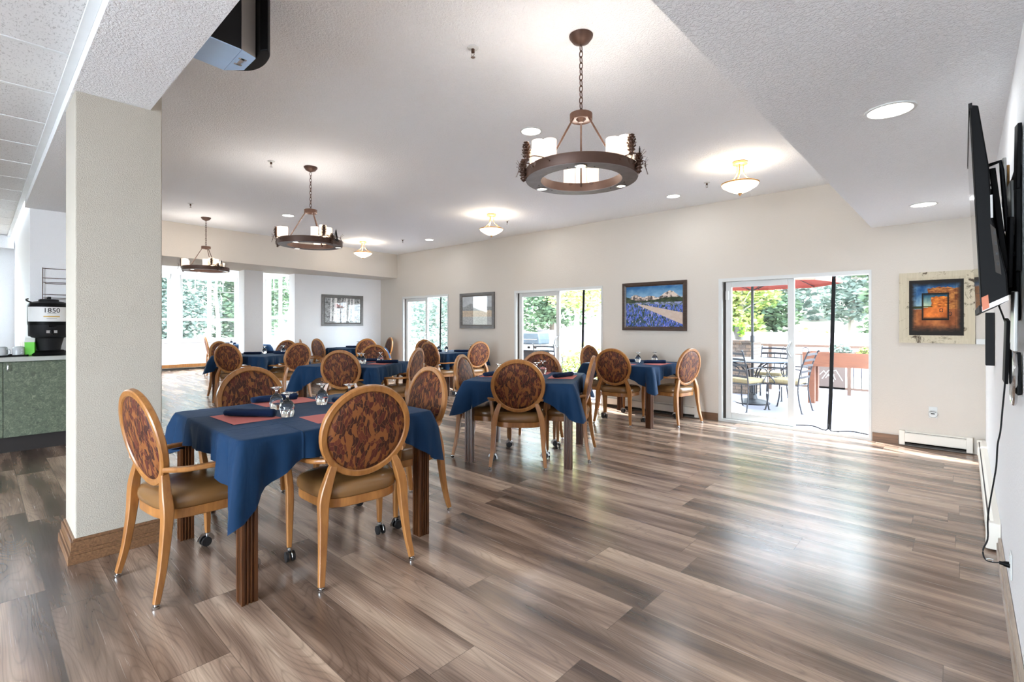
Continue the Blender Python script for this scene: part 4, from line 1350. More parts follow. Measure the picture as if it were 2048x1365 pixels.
def paint_flowers(U, V):
    n = fbm(U, V, 9, 3); n2 = fbm(U, V, 26, 9)
    img = mixc((130, 170, 200), (40, 98, 150), np.clip((V - 0.75) * 4 + (n - 0.5), 0, 1))
    ridge = 0.70 + 0.17 * np.exp(-((U - 0.78) / 0.13) ** 2) + 0.10 * np.exp(-((U - 0.18) / 0.10) ** 2) + 0.06 * np.exp(-((U - 0.45) / 0.1) ** 2) + 0.06 * (n2 - 0.5)
    img = lay_(img, (V < ridge) * 1.0, mixc((92, 82, 78), (226, 208, 192), np.clip((n2 - 0.42) * 6, 0, 1)))
    tl = 0.63 + 0.08 * np.clip((U - 0.3) * 2, 0, 1) + 0.05 * (n - 0.5) + 0.14 * np.clip(0.2 - U, 0, 1) * 4
    img = lay_(img, (V < tl) * 1.0, mixc((38, 52, 36), (84, 96, 60), np.clip((n2 - 0.3) * 2, 0, 1)))
    img = lay_(img, ((V < 0.60) & (V > 0.48)) * 1.0, mixc((86, 100, 90), (150, 156, 204), np.clip((n2 - 0.4) * 5, 0, 1)))
    low = V < 0.58 - 0.06 * U
    fl = fbm(U * 3, V * 0.8, 22, 21)
    g = mixc((28, 58, 56), (70, 92, 64), n)
    f = mixc(g, (84, 108, 196), np.clip((fl - 0.42) * 9, 0, 1))
    f = lay_(f, np.clip((fbm(U * 3, V * 0.8, 30, 31) - 0.62) * 10, 0, 1), (196, 186, 232))
    img = lay_(img, low * 1.0, f)
    road = (V < 0.57 - 0.30 * (U - 0.22)) & (V > 0.55 - 0.62 * (U - 0.2)) & (U > 0.22)
    img = lay_(img, road * 1.0, mixc((196, 172, 152), (214, 198, 184), n2))
    return img
def paint_canyon(U, V):
    n = fbm(U, V, 8, 5); n2 = fbm(U, V * 3, 14, 8)
    def scene(u, v, sat):
        sky = mixc((150, 186, 206), (26, 74, 128), np.clip((v - 0.55) * 2.6 + (n - 0.5), 0, 1))
        rock = mixc((116, 62, 34), (232, 158, 84), np.clip(n2 * 1.7 - 0.35, 0, 1))
        edge = 0.36 + 0.1 * (n - 0.5) - 0.30 * (v < 0.62) * np.clip(0.62 - v, 0, 1)
        img = lay_(sky, ((u > edge) & (v < 0.86 + 0.1 * (n - 0.5))) * 1.0, rock)
        img = lay_(img, ((v < 0.53) & (v > 0.48) & (u < 0.4)) * 1.0, (62, 70, 38))
        img = lay_(img, (v < 0.48 + 0.05 * (n - 0.5)) * 1.0, mixc((126, 70, 40), (222, 140, 82), np.clip(n * 1.4 - 0.2, 0, 1)))
        return img
    img = scene(U, V, 1) * 0.9
    e = np.minimum(np.minimum(U, 1 - U), np.minimum(V * 0.7, 1 - V))
    dark = np.clip(1 - (e - 0.05 - 0.05 * (n2 - 0.5)) * 12, 0, 1)
    img = lay_(img, dark, (38, 34, 32))
    u2, v2 = (U - 0.24) / 0.5, (V - 0.27) / 0.49
    inn = (u2 > 0) & (u2 < 1) & (v2 > 0) & (v2 < 1)
    im2 = np.clip(scene(u2, v2, 1) * np.array([1.15, 1.05, 0.8]), 0, 255)
    im2 = im2 * np.array([1.0, 0.98, 1.0])
    e2 = np.minimum(np.minimum(u2, 1 - u2), np.minimum(v2 * 0.7, 1 - v2))
    im2 = lay_(im2, np.clip(1 - (e2 - 0.03) * 16, 0, 1), (30, 26, 24))
    img = lay_(img, inn * 1.0, im2)
    for cx_, cy_ in ((0.60, 0.45), (0.76, 0.385)):
        d = np.hypot(U - cx_, V - cy_); img = lay_(img, (np.abs(d - 0.03) < 0.006) * 1.0, (40, 36, 40))
    for ln in (0.13, 0.85):
        img = lay_(img, (np.abs(U - ln) < 0.004) * 0.6, (30, 26, 24))
    return img
def paint_birch(U, V):
    n = fbm(U, V, 16, 12); n2 = fbm(U, V, 40, 15)
    img = mixc((96, 98, 98), (206, 208, 208), np.clip(n * 1.2 + (n2 - 0.5) * 1.4 - 0.1, 0, 1))
    for cx_, w_ in ((0.17, 0.025), (0.29, 0.05), (0.60, 0.03), (0.69, 0.02), (0.80, 0.035), (0.42, 0.008), (0.5, 0.008)):
        img = lay_(img, (np.abs(U - cx_ - 0.02 * (V - 0.5) * (1 if w_ > 0.02 else 4)) < w_ * (1.1 - 0.4 * V)) * (V > 0.06) * 1.0, mixc((244, 244, 242), (190, 190, 188), np.clip((n2 - 0.5) * 3, 0, 1)))
    return img
def paint_grey(U, V):
    n = fbm(U, V, 10, 42); n2 = fbm(U, V, 34, 45)
    img = mixc((206, 210, 212), (168, 174, 178), n)
    img = lay_(img, (V < 0.62 + 0.12 * np.exp(-((U - 0.3) / 0.16) ** 2) + 0.06 * (n - 0.5)) * 1.0, mixc((118, 122, 122), (186, 188, 188), n2))
    img = lay_(img, (V < 0.50) * 1.0, mixc((172, 160, 142), (224, 204, 178), np.clip(n2 * 1.3 - 0.1, 0, 1)))
    img = lay_(img, (V < 0.28) * 1.0, mixc((150, 152, 150), (212, 214, 212), n2))
    return img
def picture(name, label, W, H, fw, loc, rz, fmat, paint, depth=0.03, glass=True):
    t = thing(name, label, 'picture', loc, rz, None)
    bm = newbm()
    P = [(0, 0), (W, 0), (W, H), (0, H)]
    I = [(fw, fw), (W - fw, fw), (W - fw, H - fw), (fw, H - fw)]
    def quad(a, b, c, d): bm.faces.new([bm.verts.new(v) for v in (a, b, c, d)])
    for i in range(4):
        j = (i + 1) % 4
        o0, o1, i0, i1 = P[i], P[j], I[i], I[j]
        m0 = ((o0[0] * 0.35 + i0[0] * 0.65), (o0[1] * 0.35 + i0[1] * 0.65)); m1 = ((o1[0] * 0.35 + i1[0] * 0.65), (o1[1] * 0.35 + i1[1] * 0.65))
        quad((o0[0], 0, o0[1]), (o1[0], 0, o1[1]), (o1[0], -depth, o1[1]), (o0[0], -depth, o0[1]))
        quad((o0[0], -depth, o0[1]), (o1[0], -depth, o1[1]), (m1[0], -depth * 0.85, m1[1]), (m0[0], -depth * 0.85, m0[1]))
        quad((m0[0], -depth * 0.85, m0[1]), (m1[0], -depth * 0.85, m1[1]), (i1[0], -depth * 0.55, i1[1]), (i0[0], -depth * 0.55, i0[1]))
        quad((i0[0], -depth * 0.55, i0[1]), (i1[0], -depth * 0.55, i1[1]), (i1[0], 0, i1[1]), (i0[0], 0, i0[1]))
    bmesh.ops.remove_doubles(bm, verts=bm.verts, dist=1e-5)
    obj('picture_frame', bm, fmat, t)
    a = art_mesh('print', W - 2 * fw, H - 2 * fw, paint, t); a.location = (fw, -depth * 0.35, fw)
    if glass:
        bm = newbm(); add_box(bm, fw, W - fw, -depth * 0.5, -depth * 0.45, fw, H - fw); obj('picture_glass', bm, M['picglass'], t)
    return t
fr_dark = wood_mat('dark_brown_frame', (46, 34, 28), (78, 60, 50), 0.35, (8, 8, 60))
fr_grey = wood_mat('pewter_frame', (74, 72, 70), (108, 104, 100), 0.35, (8, 8, 60))
picture('framed_picture', 'dark framed picture of blue lupines and snowy mountains, beside the large patio door', 1.05, 0.745, 0.062, (-4.02, D - 0.001, 1.245), 0, fr_dark, paint_flowers)
picture('framed_picture', 'small grey framed pale landscape picture between the two farther patio doors', 1.03, 0.735, 0.075, (-7.93, D - 0.001, 1.255), 0, fr_grey, paint_grey)
picture('framed_picture', 'grey framed black-and-white birch forest picture in the far corner', 1.06, 0.735, 0.075, (-10.999, 5.42, 1.30), PI / 2, fr_grey, paint_birch)
tt = NT('distressed_cream_paint')
nn = tt.noise(tt.coords(), 9, 5, 0.7, 1.0); n3 = tt.noise(tt.coords(scale=(60, 60, 4)), 1.0, 3)
tt.set(tt.mix(tt.ramp(nn.outputs[0], [(0.56, 0.0), (0.66, 1.0)]), tt.mix(n3.outputs[0], lin((176, 166, 142)), lin((208, 198, 174))), lin((70, 56, 40))), 0.7)
picture('framed_picture', 'distressed cream framed picture of an orange canyon within a canyon, near the corner', 0.617, 0.770, 0.085, (-0.536, D - 0.001, 1.14), 0, tt.m, paint_canyon, 0.035, False)

# ================================================================== BEVERAGE COUNTER
t = thing('base_cabinet', 'green marbled laminate cabinet behind the white column', 'cabinet', (0, 0, 0))
bm = newbm(); add_box(bm, -7.84, -7.32, -2.6, 1.08, 0.165, 0.955); add_box(bm, -7.84, -7.80, -2.6, 1.08, 0, 0.165); obj('body', bm, M['laminate'], t)
bm = newbm(); add_box(bm, -7.80, -7.375, -2.6, 1.08, 0.0, 0.164); obj('toe_kick', bm, plain('black_toe_kick', (34, 28, 26), 0.6), t)
for y0, y1, hy in ((0.185, 1.06, 0.215), (-0.70, 0.18, 0.10), (-1.6, -0.71, -1.5)):
    bm = newbm(); add_box(bm, -7.32, -7.302, y0, y1, 0.17, 0.945); d_ = obj('door', bm, M['laminate'], t, bevel=0.002)
    bm = newbm(); sweep(bm, catmull([(-7.303, hy, 0.86), (-7.275, hy, 0.865), (-7.275, hy, 0.925), (-7.303, hy, 0.93)], 4), circ(0.006, 8)); obj('handle', bm, M['steel'], d_, smooth=True)
bm = newbm(); add_box(bm, -7.845, -7.27, -2.62, 1.09, 0.956, 1.0); o = obj('countertop', bm, plain('grey_laminate_worktop', (176, 178, 172), 0.35, 0, 0.08, 60), bevel=0.003)
tag(o, 'pale grey countertop over the green cabinet, carrying the coffee urn', 'countertop')

UX, UY, UZ = -7.55, 0.545, 1.0005
t = thing('coffee_urn', 'black coffee dispenser with a white label on the countertop', 'coffee dispenser', (UX, UY, UZ), 0)
ua = math.degrees(math.atan2(-UY, -UX)) + 8
t.rotation_euler = (0, 0, R(ua))   # local +x faces the room
bm = newbm(); lathe(bm, [(0.168, 0.0), (0.175, 0.012), (0.165, 0.030), (0.14, 0.045), (0.125, 0.055)], 40); obj('base', bm, M['black'], t, smooth=True)
bm = newbm(); lathe(bm, [(0.098, 0.055), (0.105, 0.10), (0.125, 0.19), (0.155, 0.20), (0.168, 0.22), (0.17, 0.335)], 40); obj('stand', bm, M['blackmatte'], t, smooth=True)
bm = newbm(); lathe(bm, [(0.172, 0.335), (0.175, 0.36), (0.175, 0.545), (0.165, 0.575), (0.13, 0.592), (0.09, 0.60)], 48); bd = obj('body', bm, M['black'], t, smooth=True)
bm = newbm(); lathe(bm, [(0.085, 0.60), (0.085, 0.615), (0.07, 0.625)], 30)
sweep(bm, [(-0.05, 0, 0.62), (-0.04, 0, 0.645), (0.04, 0, 0.645), (0.05, 0, 0.62)], rrect(0.025, 0.012)); obj('lid', bm, M['blackmatte'], t, smooth=True)
for s_ in (-1, 1):
    bm = newbm(); sweep(bm, catmull([(0, s_ * 0.12, 0.575), (0, s_ * 0.165, 0.595), (0, s_ * 0.185, 0.615), (0, s_ * 0.165, 0.622)], 4), rrect(0.05, 0.012)); obj('handle', bm, M['black'], t, smooth=True)
bm = newbm()
for i in range(25):
    pass
def cyl_patch(bm, r, a0, a1, z0, z1, n=24, th=0.0015):
    A = [R(a0 + (a1 - a0) * i / n) for i in range(n + 1)]
    o_ = [[bm.verts.new((rr_ * math.cos(a), rr_ * math.sin(a), z)) for a in A] for rr_, z in ((r, z0), (r, z1), (r + th, z1), (r + th, z0))]
    for k in range(4):
        p, q = o_[k], o_[(k + 1) % 4]
        for i in range(n): bm.faces.new([p[i], p[i + 1], q[i + 1], q[i]])
cyl_patch(bm, 0.1752, -78, 78, 0.375, 0.535)
lb = obj('label', bm, plain('white_paper_label', (226, 226, 224), 0.5), t, smooth=True)
bm = newbm(); cyl_patch(bm, 0.1768, -22, 22, 0.422, 0.436); obj('label_band', bm, plain('gold_band', (198, 160, 78), 0.5), lb)
bm = newbm(); cyl_patch(bm, 0.1768, -12, 12, 0.462, 0.465); cyl_patch(bm, 0.1768, -14, 14, 0.405, 0.409); obj('label_fine_print', bm, plain('grey_print', (120, 120, 118), 0.5), lb)
def text_on_cylinder(txt, size, r, zc, m, parent, th=0.0006):
    cu = bpy.data.curves.new('numerals', 'FONT'); cu.body = txt; cu.size = size; cu.align_x = 'CENTER'; cu.align_y = 'CENTER'; cu.extrude = 0.0004; cu.space_character = 1.0
    to = bpy.data.objects.new('numerals', cu); COL.objects.link(to)
    dg = bpy.context.evaluated_depsgraph_get(); dg.update()
    me = bpy.data.meshes.new_from_object(to.evaluated_get(dg))
    bpy.data.objects.remove(to)
    for v in me.vertices:
        x, y, z = v.co
        a = x / r
        v.co = ((r + z + th) * math.cos(a), (r + z + th) * math.sin(a), zc + y)
    me.materials.clear(); me.materials.append(m)
    o = bpy.data.objects.new('numerals', me); COL.objects.link(o); o.parent = parent
    return o
text_on_cylinder('1850', 0.072, 0.1768, 0.494, M['black'], lb)
bm = newbm(); sweep(bm, catmull([(0.165, 0, 0.27), (0.20, 0, 0.275), (0.215, 0, 0.255), (0.216, 0, 0.23)], 4), circ(0.012, 10)); sweep(bm, [(0.205, 0, 0.28), (0.205, 0, 0.32)], circ(0.006, 8)); sweep(bm, [(0.205, -0.03, 0.325), (0.205, 0.03, 0.325)], circ(0.010, 8)); obj('spout', bm, M['black'], t, smooth=True)
bm = newbm(); sweep(bm, [(0.172, -0.045, 0.262), (0.172, 0.045, 0.262)], rrect(0.01, 0.03)); obj('sight_gauge', bm, M['chrome'], t)

bm = newbm(); add_box(bm, -7.70, -7.40, -0.20, 0.375, 1.0005, 1.006)
for a in ((-7.70, -7.692, -0.20, 0.375), (-7.408, -7.40, -0.20, 0.375), (-7.70, -7.40, -0.20, -0.192), (-7.70, -7.40, 0.367, 0.375)): add_box(bm, a[0], a[1], a[2], a[3], 1.006, 1.018)
tag(obj('serving_tray', bm, M['black']), 'black tray holding upturned mugs on the countertop', 'tray')
m0 = None
for k, (x, y, lb_) in enumerate(((-7.47, 0.30, 'grey upturned mug at the right front of the black tray'), (-7.47, 0.165, 'grey upturned mug left of the front right one on the tray'), (-7.60, 0.31, 'grey upturned mug at the right rear of the black tray'), (-7.60, 0.18, 'grey upturned mug behind the front left one on the tray'))):
    if m0 is None:
        m0 = thing('coffee_mug', lb_, 'mug', (x, y, 1.0065), R(20), 'grey mugs on the tray')
        bm = newbm(); lathe(bm, [(0.046, 0.0), (0.048, 0.03), (0.047, 0.075), (0.040, 0.092), (0.030, 0.094), (0.028, 0.098), (0.026, 0.094)], 28); obj('body', bm, plain('grey_ceramic', (186, 190, 192), 0.25), m0, smooth=True)
        bm = newbm(); sweep(bm, catmull([(0.045, 0, 0.018), (0.072, 0, 0.024), (0.078, 0, 0.05), (0.068, 0, 0.072), (0.045, 0, 0.074)], 4), rrect(0.014, 0.007)); obj('handle', bm, bpy.data.materials['grey_ceramic'], m0, smooth=True)
    else:
        dup(m0, (x, y, 1.0065), R(20 + 60 * k), lb_)
bm = newbm(); add_box(bm, -7.80, -7.70, 0.30, 0.405, 1.0005, 1.09); bx_ = thing('packet_box', 'blue box of stirrers behind the mugs on the countertop', 'box'); obj('carton', bm, plain('blue_carton', (60, 130, 190), 0.5), bx_)
bm = newbm()
for q in range(5): sweep(bm, [(-7.75, 0.33 + 0.012 * q, 1.09), (-7.75 + 0.01 * (q - 2), 0.325 + 0.016 * q, 1.15)], circ(0.002, 5))
obj('stirrer', bm, plain('pale_wood_stick', (222, 196, 150), 0.6), bx_)
bx_ = thing('drink_carton', 'lime green and white carton left of the coffee dispenser', 'carton', (-7.50, 0.395, 1.0005), R(-12))
bm = newbm(); add_prism(bm, [(-0.045, -0.04), (0.045, -0.04), (0.045, 0.04), (-0.045, 0.04)], 0, 0.15); obj('carton', bm, plain('lime_carton', (96, 196, 50), 0.5), bx_, bevel=0.003)
bm = newbm(); prism_y(bm, [(-0.045, 0.15), (0.045, 0.15), (0.004, 0.195), (0.004, 0.212), (-0.004, 0.212), (-0.004, 0.195)], -0.04, 0.04); obj('gable_top', bm, plain('white_carton', (226, 230, 224), 0.5), bx_)
t = thing('wire_rack', 'thin bronze wire rack on the wall above the coffee dispenser', 'rack', (0, 0, 0))
bm = newbm()
X0 = -7.825
for z in (1.99, 1.88, 1.83, 1.69, 1.65): sweep(bm, [(X0, 0.513, z), (X0, 0.98, z)], circ(0.004, 6))
for y in (0.513, 0.98): sweep(bm, [(X0, y, 2.0), (X0, y, 1.63)], circ(0.004, 6))
for z in (1.83, 1.65):
    sweep(bm, [(X0, 0.53, z), (X0 + 0.10, 0.53, z - 0.02), (X0 + 0.10, 0.96, z - 0.02), (X0, 0.96, z)], circ(0.0035, 6))
obj('wire_frame', bm, M['bronze'], t)

# ================================================================== OUTDOORS
bm = newbm(); add_box(bm, -13.0, 4.0, D + T, 12.2, -0.14, -0.02); struct('floor_patio', bm, M['patio'])
bm = newbm()
def hill(u, v):
    x = -48 + 66 * u; y = -20 + 66 * v
    d_ = max(0.0, y - 19) * 0.22 + max(0.0, -24 - x) * 0.25
    return (x, y, -0.16 + min(d_, 7) + 0.05 * math.sin(x * 1.3) * math.cos(y))
grid_face(bm, hill, 60, 60); o = struct('ground_lawn', bm, M['ground'])
bm = newbm(); add_box(bm, -14.0, 6.0, 16.9, 17.1, -0.2, 1.08); o = struct('wall_garden', bm, plain('pale_garden_wall', (128, 122, 128), 0.9))

def leaves(bm, blobs, n, size, rnd, flat=0.6):
    for k in range(n):
        cx, cy, cz, rx, ry, rz_ = blobs[rnd.randrange(len(blobs))]
        th, ph_ = rnd.uniform(0, 2 * PI), math.acos(rnd.uniform(-1, 1))
        rr_ = rnd.uniform(0.55, 1.05)
        p = Vector((cx + rx * rr_ * math.sin(ph_) * math.cos(th), cy + ry * rr_ * math.sin(ph_) * math.sin(th), cz + rz_ * rr_ * math.cos(ph_)))
        s_ = size * rnd.uniform(0.6, 1.4)
        m_ = Matrix.Rotation(rnd.uniform(0, 6.28), 3, 'Z') @ Matrix.Rotation(rnd.uniform(0, 3.14), 3, 'X')
        vs = [bm.verts.new(p + m_ @ Vector(v)) for v in ((-s_, 0, 0), (0, -s_ * flat, 0.1 * s_), (s_, 0, 0), (0, s_ * flat, 0.1 * s_))]
        bm.faces.new(vs)
tree_meshes = {}
def make_tree(name, label, cat, loc, h, r, fm, tm, seed, n=2600, size=0.13, base=0.25, lean=0.0, rz=0, scale=1.0, group='trees beyond the patio', sparse=1.0):
    t = thing(name, label, cat, loc, R(rz), group)
    key = (h, r, fm, tm, seed, n)
    rnd = random.Random(seed)
    bm = newbm()
    tp = [(lean * h * 0.0, 0, -0.1), (lean * h * 0.3, 0.05, h * 0.35), (lean * h * 0.6, 0.0, h * 0.65), (lean * h, 0.08, h * 0.95)]
    pts = catmull(tp, 5)
    sweep(bm, pts, circ(0.05 + 0.012 * h, 8), up=(0, 1, 0), scales=[1 - 0.8 * i / len(pts) for i in range(len(pts))])
    for q in range(7):
        z = h * rnd.uniform(0.3, 0.85); a = rnd.uniform(0, 6.28); L = r * rnd.uniform(0.5, 0.9)
        b = Vector((lean * z, 0, z)); sweep(bm, [b, b + Vector((L * 0.5 * math.cos(a), L * 0.5 * math.sin(a), L * 0.35)), b + Vector((L * math.cos(a), L * math.sin(a), L * 0.5))], circ(0.02 + 0.003 * h, 5), scales=[1, 0.7, 0.3])
    obj('trunk', bm, M[tm], t, smooth=True)
    blobs = []
    for q in range(9):
        z = h * (base + (1.0 - base) * rnd.uniform(0.1, 1.0))
        k = 1 - 0.5 * abs((z / h - 0.6))
        a = rnd.uniform(0, 6.28); d_ = r * 0.55 * rnd.random()
        blobs.append((lean * z + d_ * math.cos(a), d_ * math.sin(a), z, r * 0.55 * k, r * 0.55 * k, r * 0.42))
    bm = newbm(); leaves(bm, blobs, n, size, rnd)
    obj('foliage', bm, M[fm], t, recalc=False)
    return t
tr = []
TR = [
 ('pine_tree', 'dark green conifer seen through the right part of the large patio door', (-1.7, 20.3, 0), 6.5, 1.9, 'leafA', 'bark2', 11, 3600, 0.16, 0.10, 0),
 ('pine_tree', 'dark conifer behind the umbrella pole beyond the garden wall', (-6.6, 22.0, 0), 6.8, 2.0, 'leafA', 'bark2', 12, 3600, 0.16, 0.10, 0),
 ('pine_tree', 'grey-green tree behind the black screen strip beyond the garden wall', (-3.4, 23.8, 0), 8.0, 2.1, 'leafC', 'bark', 13, 3600, 0.17, 0.08, 0.05),
 ('pine_tree', 'silvery tree at the far right beyond the garden wall', (2.2, 21.0, 0), 7.0, 2.0, 'leafC', 'bark', 14, 3600, 0.16, 0.08, 0),
 ('leafy_tree', 'yellow-green leafy tree behind the patio table', (-6.0, 18.9, 0), 4.6, 1.6, 'leafB', 'bark', 15, 3200, 0.13, 0.12, 0),
 ('leafy_tree', 'yellow leafy tree with pale leaning trunk behind the middle patio door', (-6.9, 11.2, 0), 4.4, 1.5, 'leafB', 'bark', 16, 1500, 0.085, 0.42, -0.25),
 ('leafy_tree', 'orange-tinged leafy tree left of the pale trunks, middle patio door', (-9.6, 13.4, 0), 4.6, 1.5, 'leafD', 'bark', 17, 1500, 0.09, 0.40, 0.12),
 ('pine_tree', 'dark tree behind the grill beyond the middle patio door', (-13.6, 17.4, 0), 6.5, 2.4, 'leafA', 'bark2', 18, 3200, 0.15, 0.10, 0),
 ('pine_tree', 'grey-green tree behind the far patio door', (-15.6, 12.4, 0), 5.0, 2.0, 'leafC', 'bark', 19, 3000, 0.10, 0.08, 0.1),
 ('pine_tree', 'tall grey tree between the far patio door and the bay', (-19.0, 15.5, 0), 6.8, 2.6, 'leafC', 'bark', 20, 3200, 0.15, 0.06, 0),
 ('pine_tree', 'dark green tree outside the main bay window, right side', (-22.0, 7.3, 0), 5.4, 2.2, 'leafA', 'bark2', 21, 5200, 0.13, 0.06, 0),
 ('leafy_tree', 'pale green tree outside the main bay window, left side', (-21.6, 4.9, 0), 4.8, 2.1, 'leafC', 'bark', 22, 5200, 0.12, 0.06, 0),
 ('pine_tree', 'dark tree outside the left bay window', (-23.0, 3.0, 0), 6.0, 2.2, 'leafA', 'bark2', 23, 3200, 0.13, 0.06, 0),
 ('birch_tree', 'thin bare white birch in front of the bay window', (-18.9, 5.6, 0), 3.6, 0.7, 'leafC', 'bark', 24, 160, 0.05, 0.55, -0.08),
 ('leafy_tree', 'tall blue-green tree far behind the bay window', (-27.0, 8.6, 0.6), 8.0, 3.4, 'leafC', 'bark', 25, 3600, 0.2, 0.08, 0),
 ('leafy_tree', 'blue-green tree far behind the left bay window', (-27.5, 4.4, 0.8), 8.0, 3.4, 'leafC', 'bark', 26, 3600, 0.2, 0.08, 0),
 ('pine_tree', 'far tree on the slope behind the large patio door', (-6.4, 27.0, 1.6), 8.5, 3.4, 'leafC', 'bark', 27, 3400, 0.22, 0.05, 0),
 ('pine_tree', 'far tree on the slope above the planter', (0.4, 27.5, 1.6), 8.5, 3.4, 'leafA', 'bark', 28, 3400, 0.22, 0.05, 0),
 ('pine_tree', 'far tree on the slope behind the middle patio door', (-18.5, 24.5, 1.2), 8.0, 3.4, 'leafC', 'bark', 29, 3400, 0.22, 0.05, 0),
]
for nm, lb_, loc, h, r, fm, tm, sd_, n, sz, base, lean in TR:
    make_tree(nm, lb_, 'tree', loc, h, r, fm, tm, sd_, int(n * 1.9), sz * 0.7, base, lean)
def shrub(label, loc, r, fm, seed, n=700, size=0.05, group='shrubs outside'):
    rnd = random.Random(seed)
    t = thing('shrub', label, 'shrub', loc, 0, group)
    bm = newbm(); leaves(bm, [(0, 0, r * 0.7, r, r, r * 0.8), (r * 0.5, 0, r * 0.5, r * 0.6, r * 0.6, r * 0.6), (-r * 0.5, 0, r * 0.5, r * 0.6, r * 0.6, r * 0.6)], n, size, rnd); obj('foliage', bm, M[fm], t, recalc=False)
    bm = newbm()
    for q in range(6): sweep(bm, [(0.02 * q, 0, -0.02), (r * 0.6 * math.cos(q), r * 0.6 * math.sin(q), r)], circ(0.006, 5))
    obj('stem', bm, M['bark2'], t)
shrub('green shrub low in the right half of the middle patio door', (-6.35, 9.3, -0.02), 0.62, 'leafB', 31, 1500, 0.045)
shrub('grey shrub right of the green one in the middle patio door', (-5.5, 10.3, -0.02), 0.42, 'leafC', 32, 900, 0.045)
shrub('pale bush beyond the garden wall behind the umbrella pole', (-3.6, 18.0, 0), 0.8, 'leafB', 33, 1500, 0.08)
shrub('pale bush beyond the garden wall behind the planter', (-0.6, 17.9, 0), 0.6, 'leafB', 34, 1500, 0.08)
shrub('grey bush outside the far patio door', (-13.0, 10.8, -0.05), 0.9, 'leafC', 35, 1500, 0.06)

bm = newbm(); add_box(bm, -14, 6, -16, -4.4, -0.14, -0.02); struct('floor_bounce_slab', bm, plain('pale_bounce_slab', (150, 152, 156), 0.9))  # unseen slab added behind the room to bounce light onto the ceiling
# patio set
TX, TY = -2.70, 9.08
t = thing('patio_table', 'round dark iron patio table seen through the large patio door', 'table', (TX, TY, -0.02), 0)
bm = newbm(); lathe(bm, [(0.03, 0.735), (0.60, 0.735), (0.61, 0.742), (0.61, 0.755), (0.03, 0.757)], 44, cap0=False, cap1=False); obj('tabletop', bm, plain('slate_tabletop', (70, 80, 92), 0.4), t, smooth=True)
for k in range(4):
    a = R(45 + 90 * k); c, s_ = math.cos(a), math.sin(a)
    bm = newbm(); sweep(bm, catmull([(0.07 * c, 0.07 * s_, 0.15), (0.09 * c, 0.09 * s_, 0.45), (0.2 * c, 0.2 * s_, 0.64), (0.42 * c, 0.42 * s_, 0.735)], 5), circ(0.012, 8)); obj('leg', bm, M['iron'], t, smooth=True)
bm = newbm(); lathe(bm, [(0.27, 0.0), (0.28, 0.02), (0.22, 0.05), (0.08, 0.08), (0.06, 0.17)], 32); obj('base', bm, M['iron'], t, smooth=True)
t = thing('patio_umbrella', 'coral patio umbrella standing through the round iron table', 'umbrella', (TX, TY, -0.02), 0)
bm = newbm(); lathe(bm, [(0.021, 0.175), (0.021, 1.05), (0.034, 1.06), (0.034, 1.16), (0.021, 1.17), (0.021, 2.52)], 16); obj('pole', bm, M['iron'], t, smooth=True)
bm = newbm()
Rr = 1.3
for top, th in ((2.5, 0.0),):
    n = 8
    rim = []
    for i in range(n):
        a = 2 * PI * i / n + 0.2
        rim.append((Rr * math.cos(a), Rr * math.sin(a)))
    cvt = bm.verts.new((0, 0, 2.52))
    vr = [[bm.verts.new((x * k, y * k, 2.56 - 0.50 * k ** 1.15)) for x, y in rim] for k in (0.35, 0.7, 1.0)]
    vl = [bm.verts.new((x * 1.0, y * 1.0, 2.06 - 0.04)) for x, y in rim]
    vr.append(vl)
    for i in range(n):
        bm.faces.new([cvt, vr[0][i], vr[0][(i + 1) % n]])
        for a_, b_ in zip(vr, vr[1:]): bm.faces.new([a_[i], b_[i], b_[(i + 1) % n], a_[(i + 1) % n]])
obj('canopy', bm, M['coral'], t)
for i in range(8):
    a = 2 * PI * i / 8 + 0.2
    bm = newbm(); sweep(bm, [(0.02 * math.cos(a), 0.02 * math.sin(a), 2.49), (Rr * math.cos(a), Rr * math.sin(a), 2.035)], circ(0.006, 6)); rb = obj('rib', bm, M['iron'], t)
    bm = newbm(); sweep(bm, [(0.03 * math.cos(a), 0.03 * math.sin(a), 1.95), (0.7 * math.cos(a), 0.7 * math.sin(a), 2.245)], circ(0.005, 6)); obj('strut', bm, M['iron'], rb)

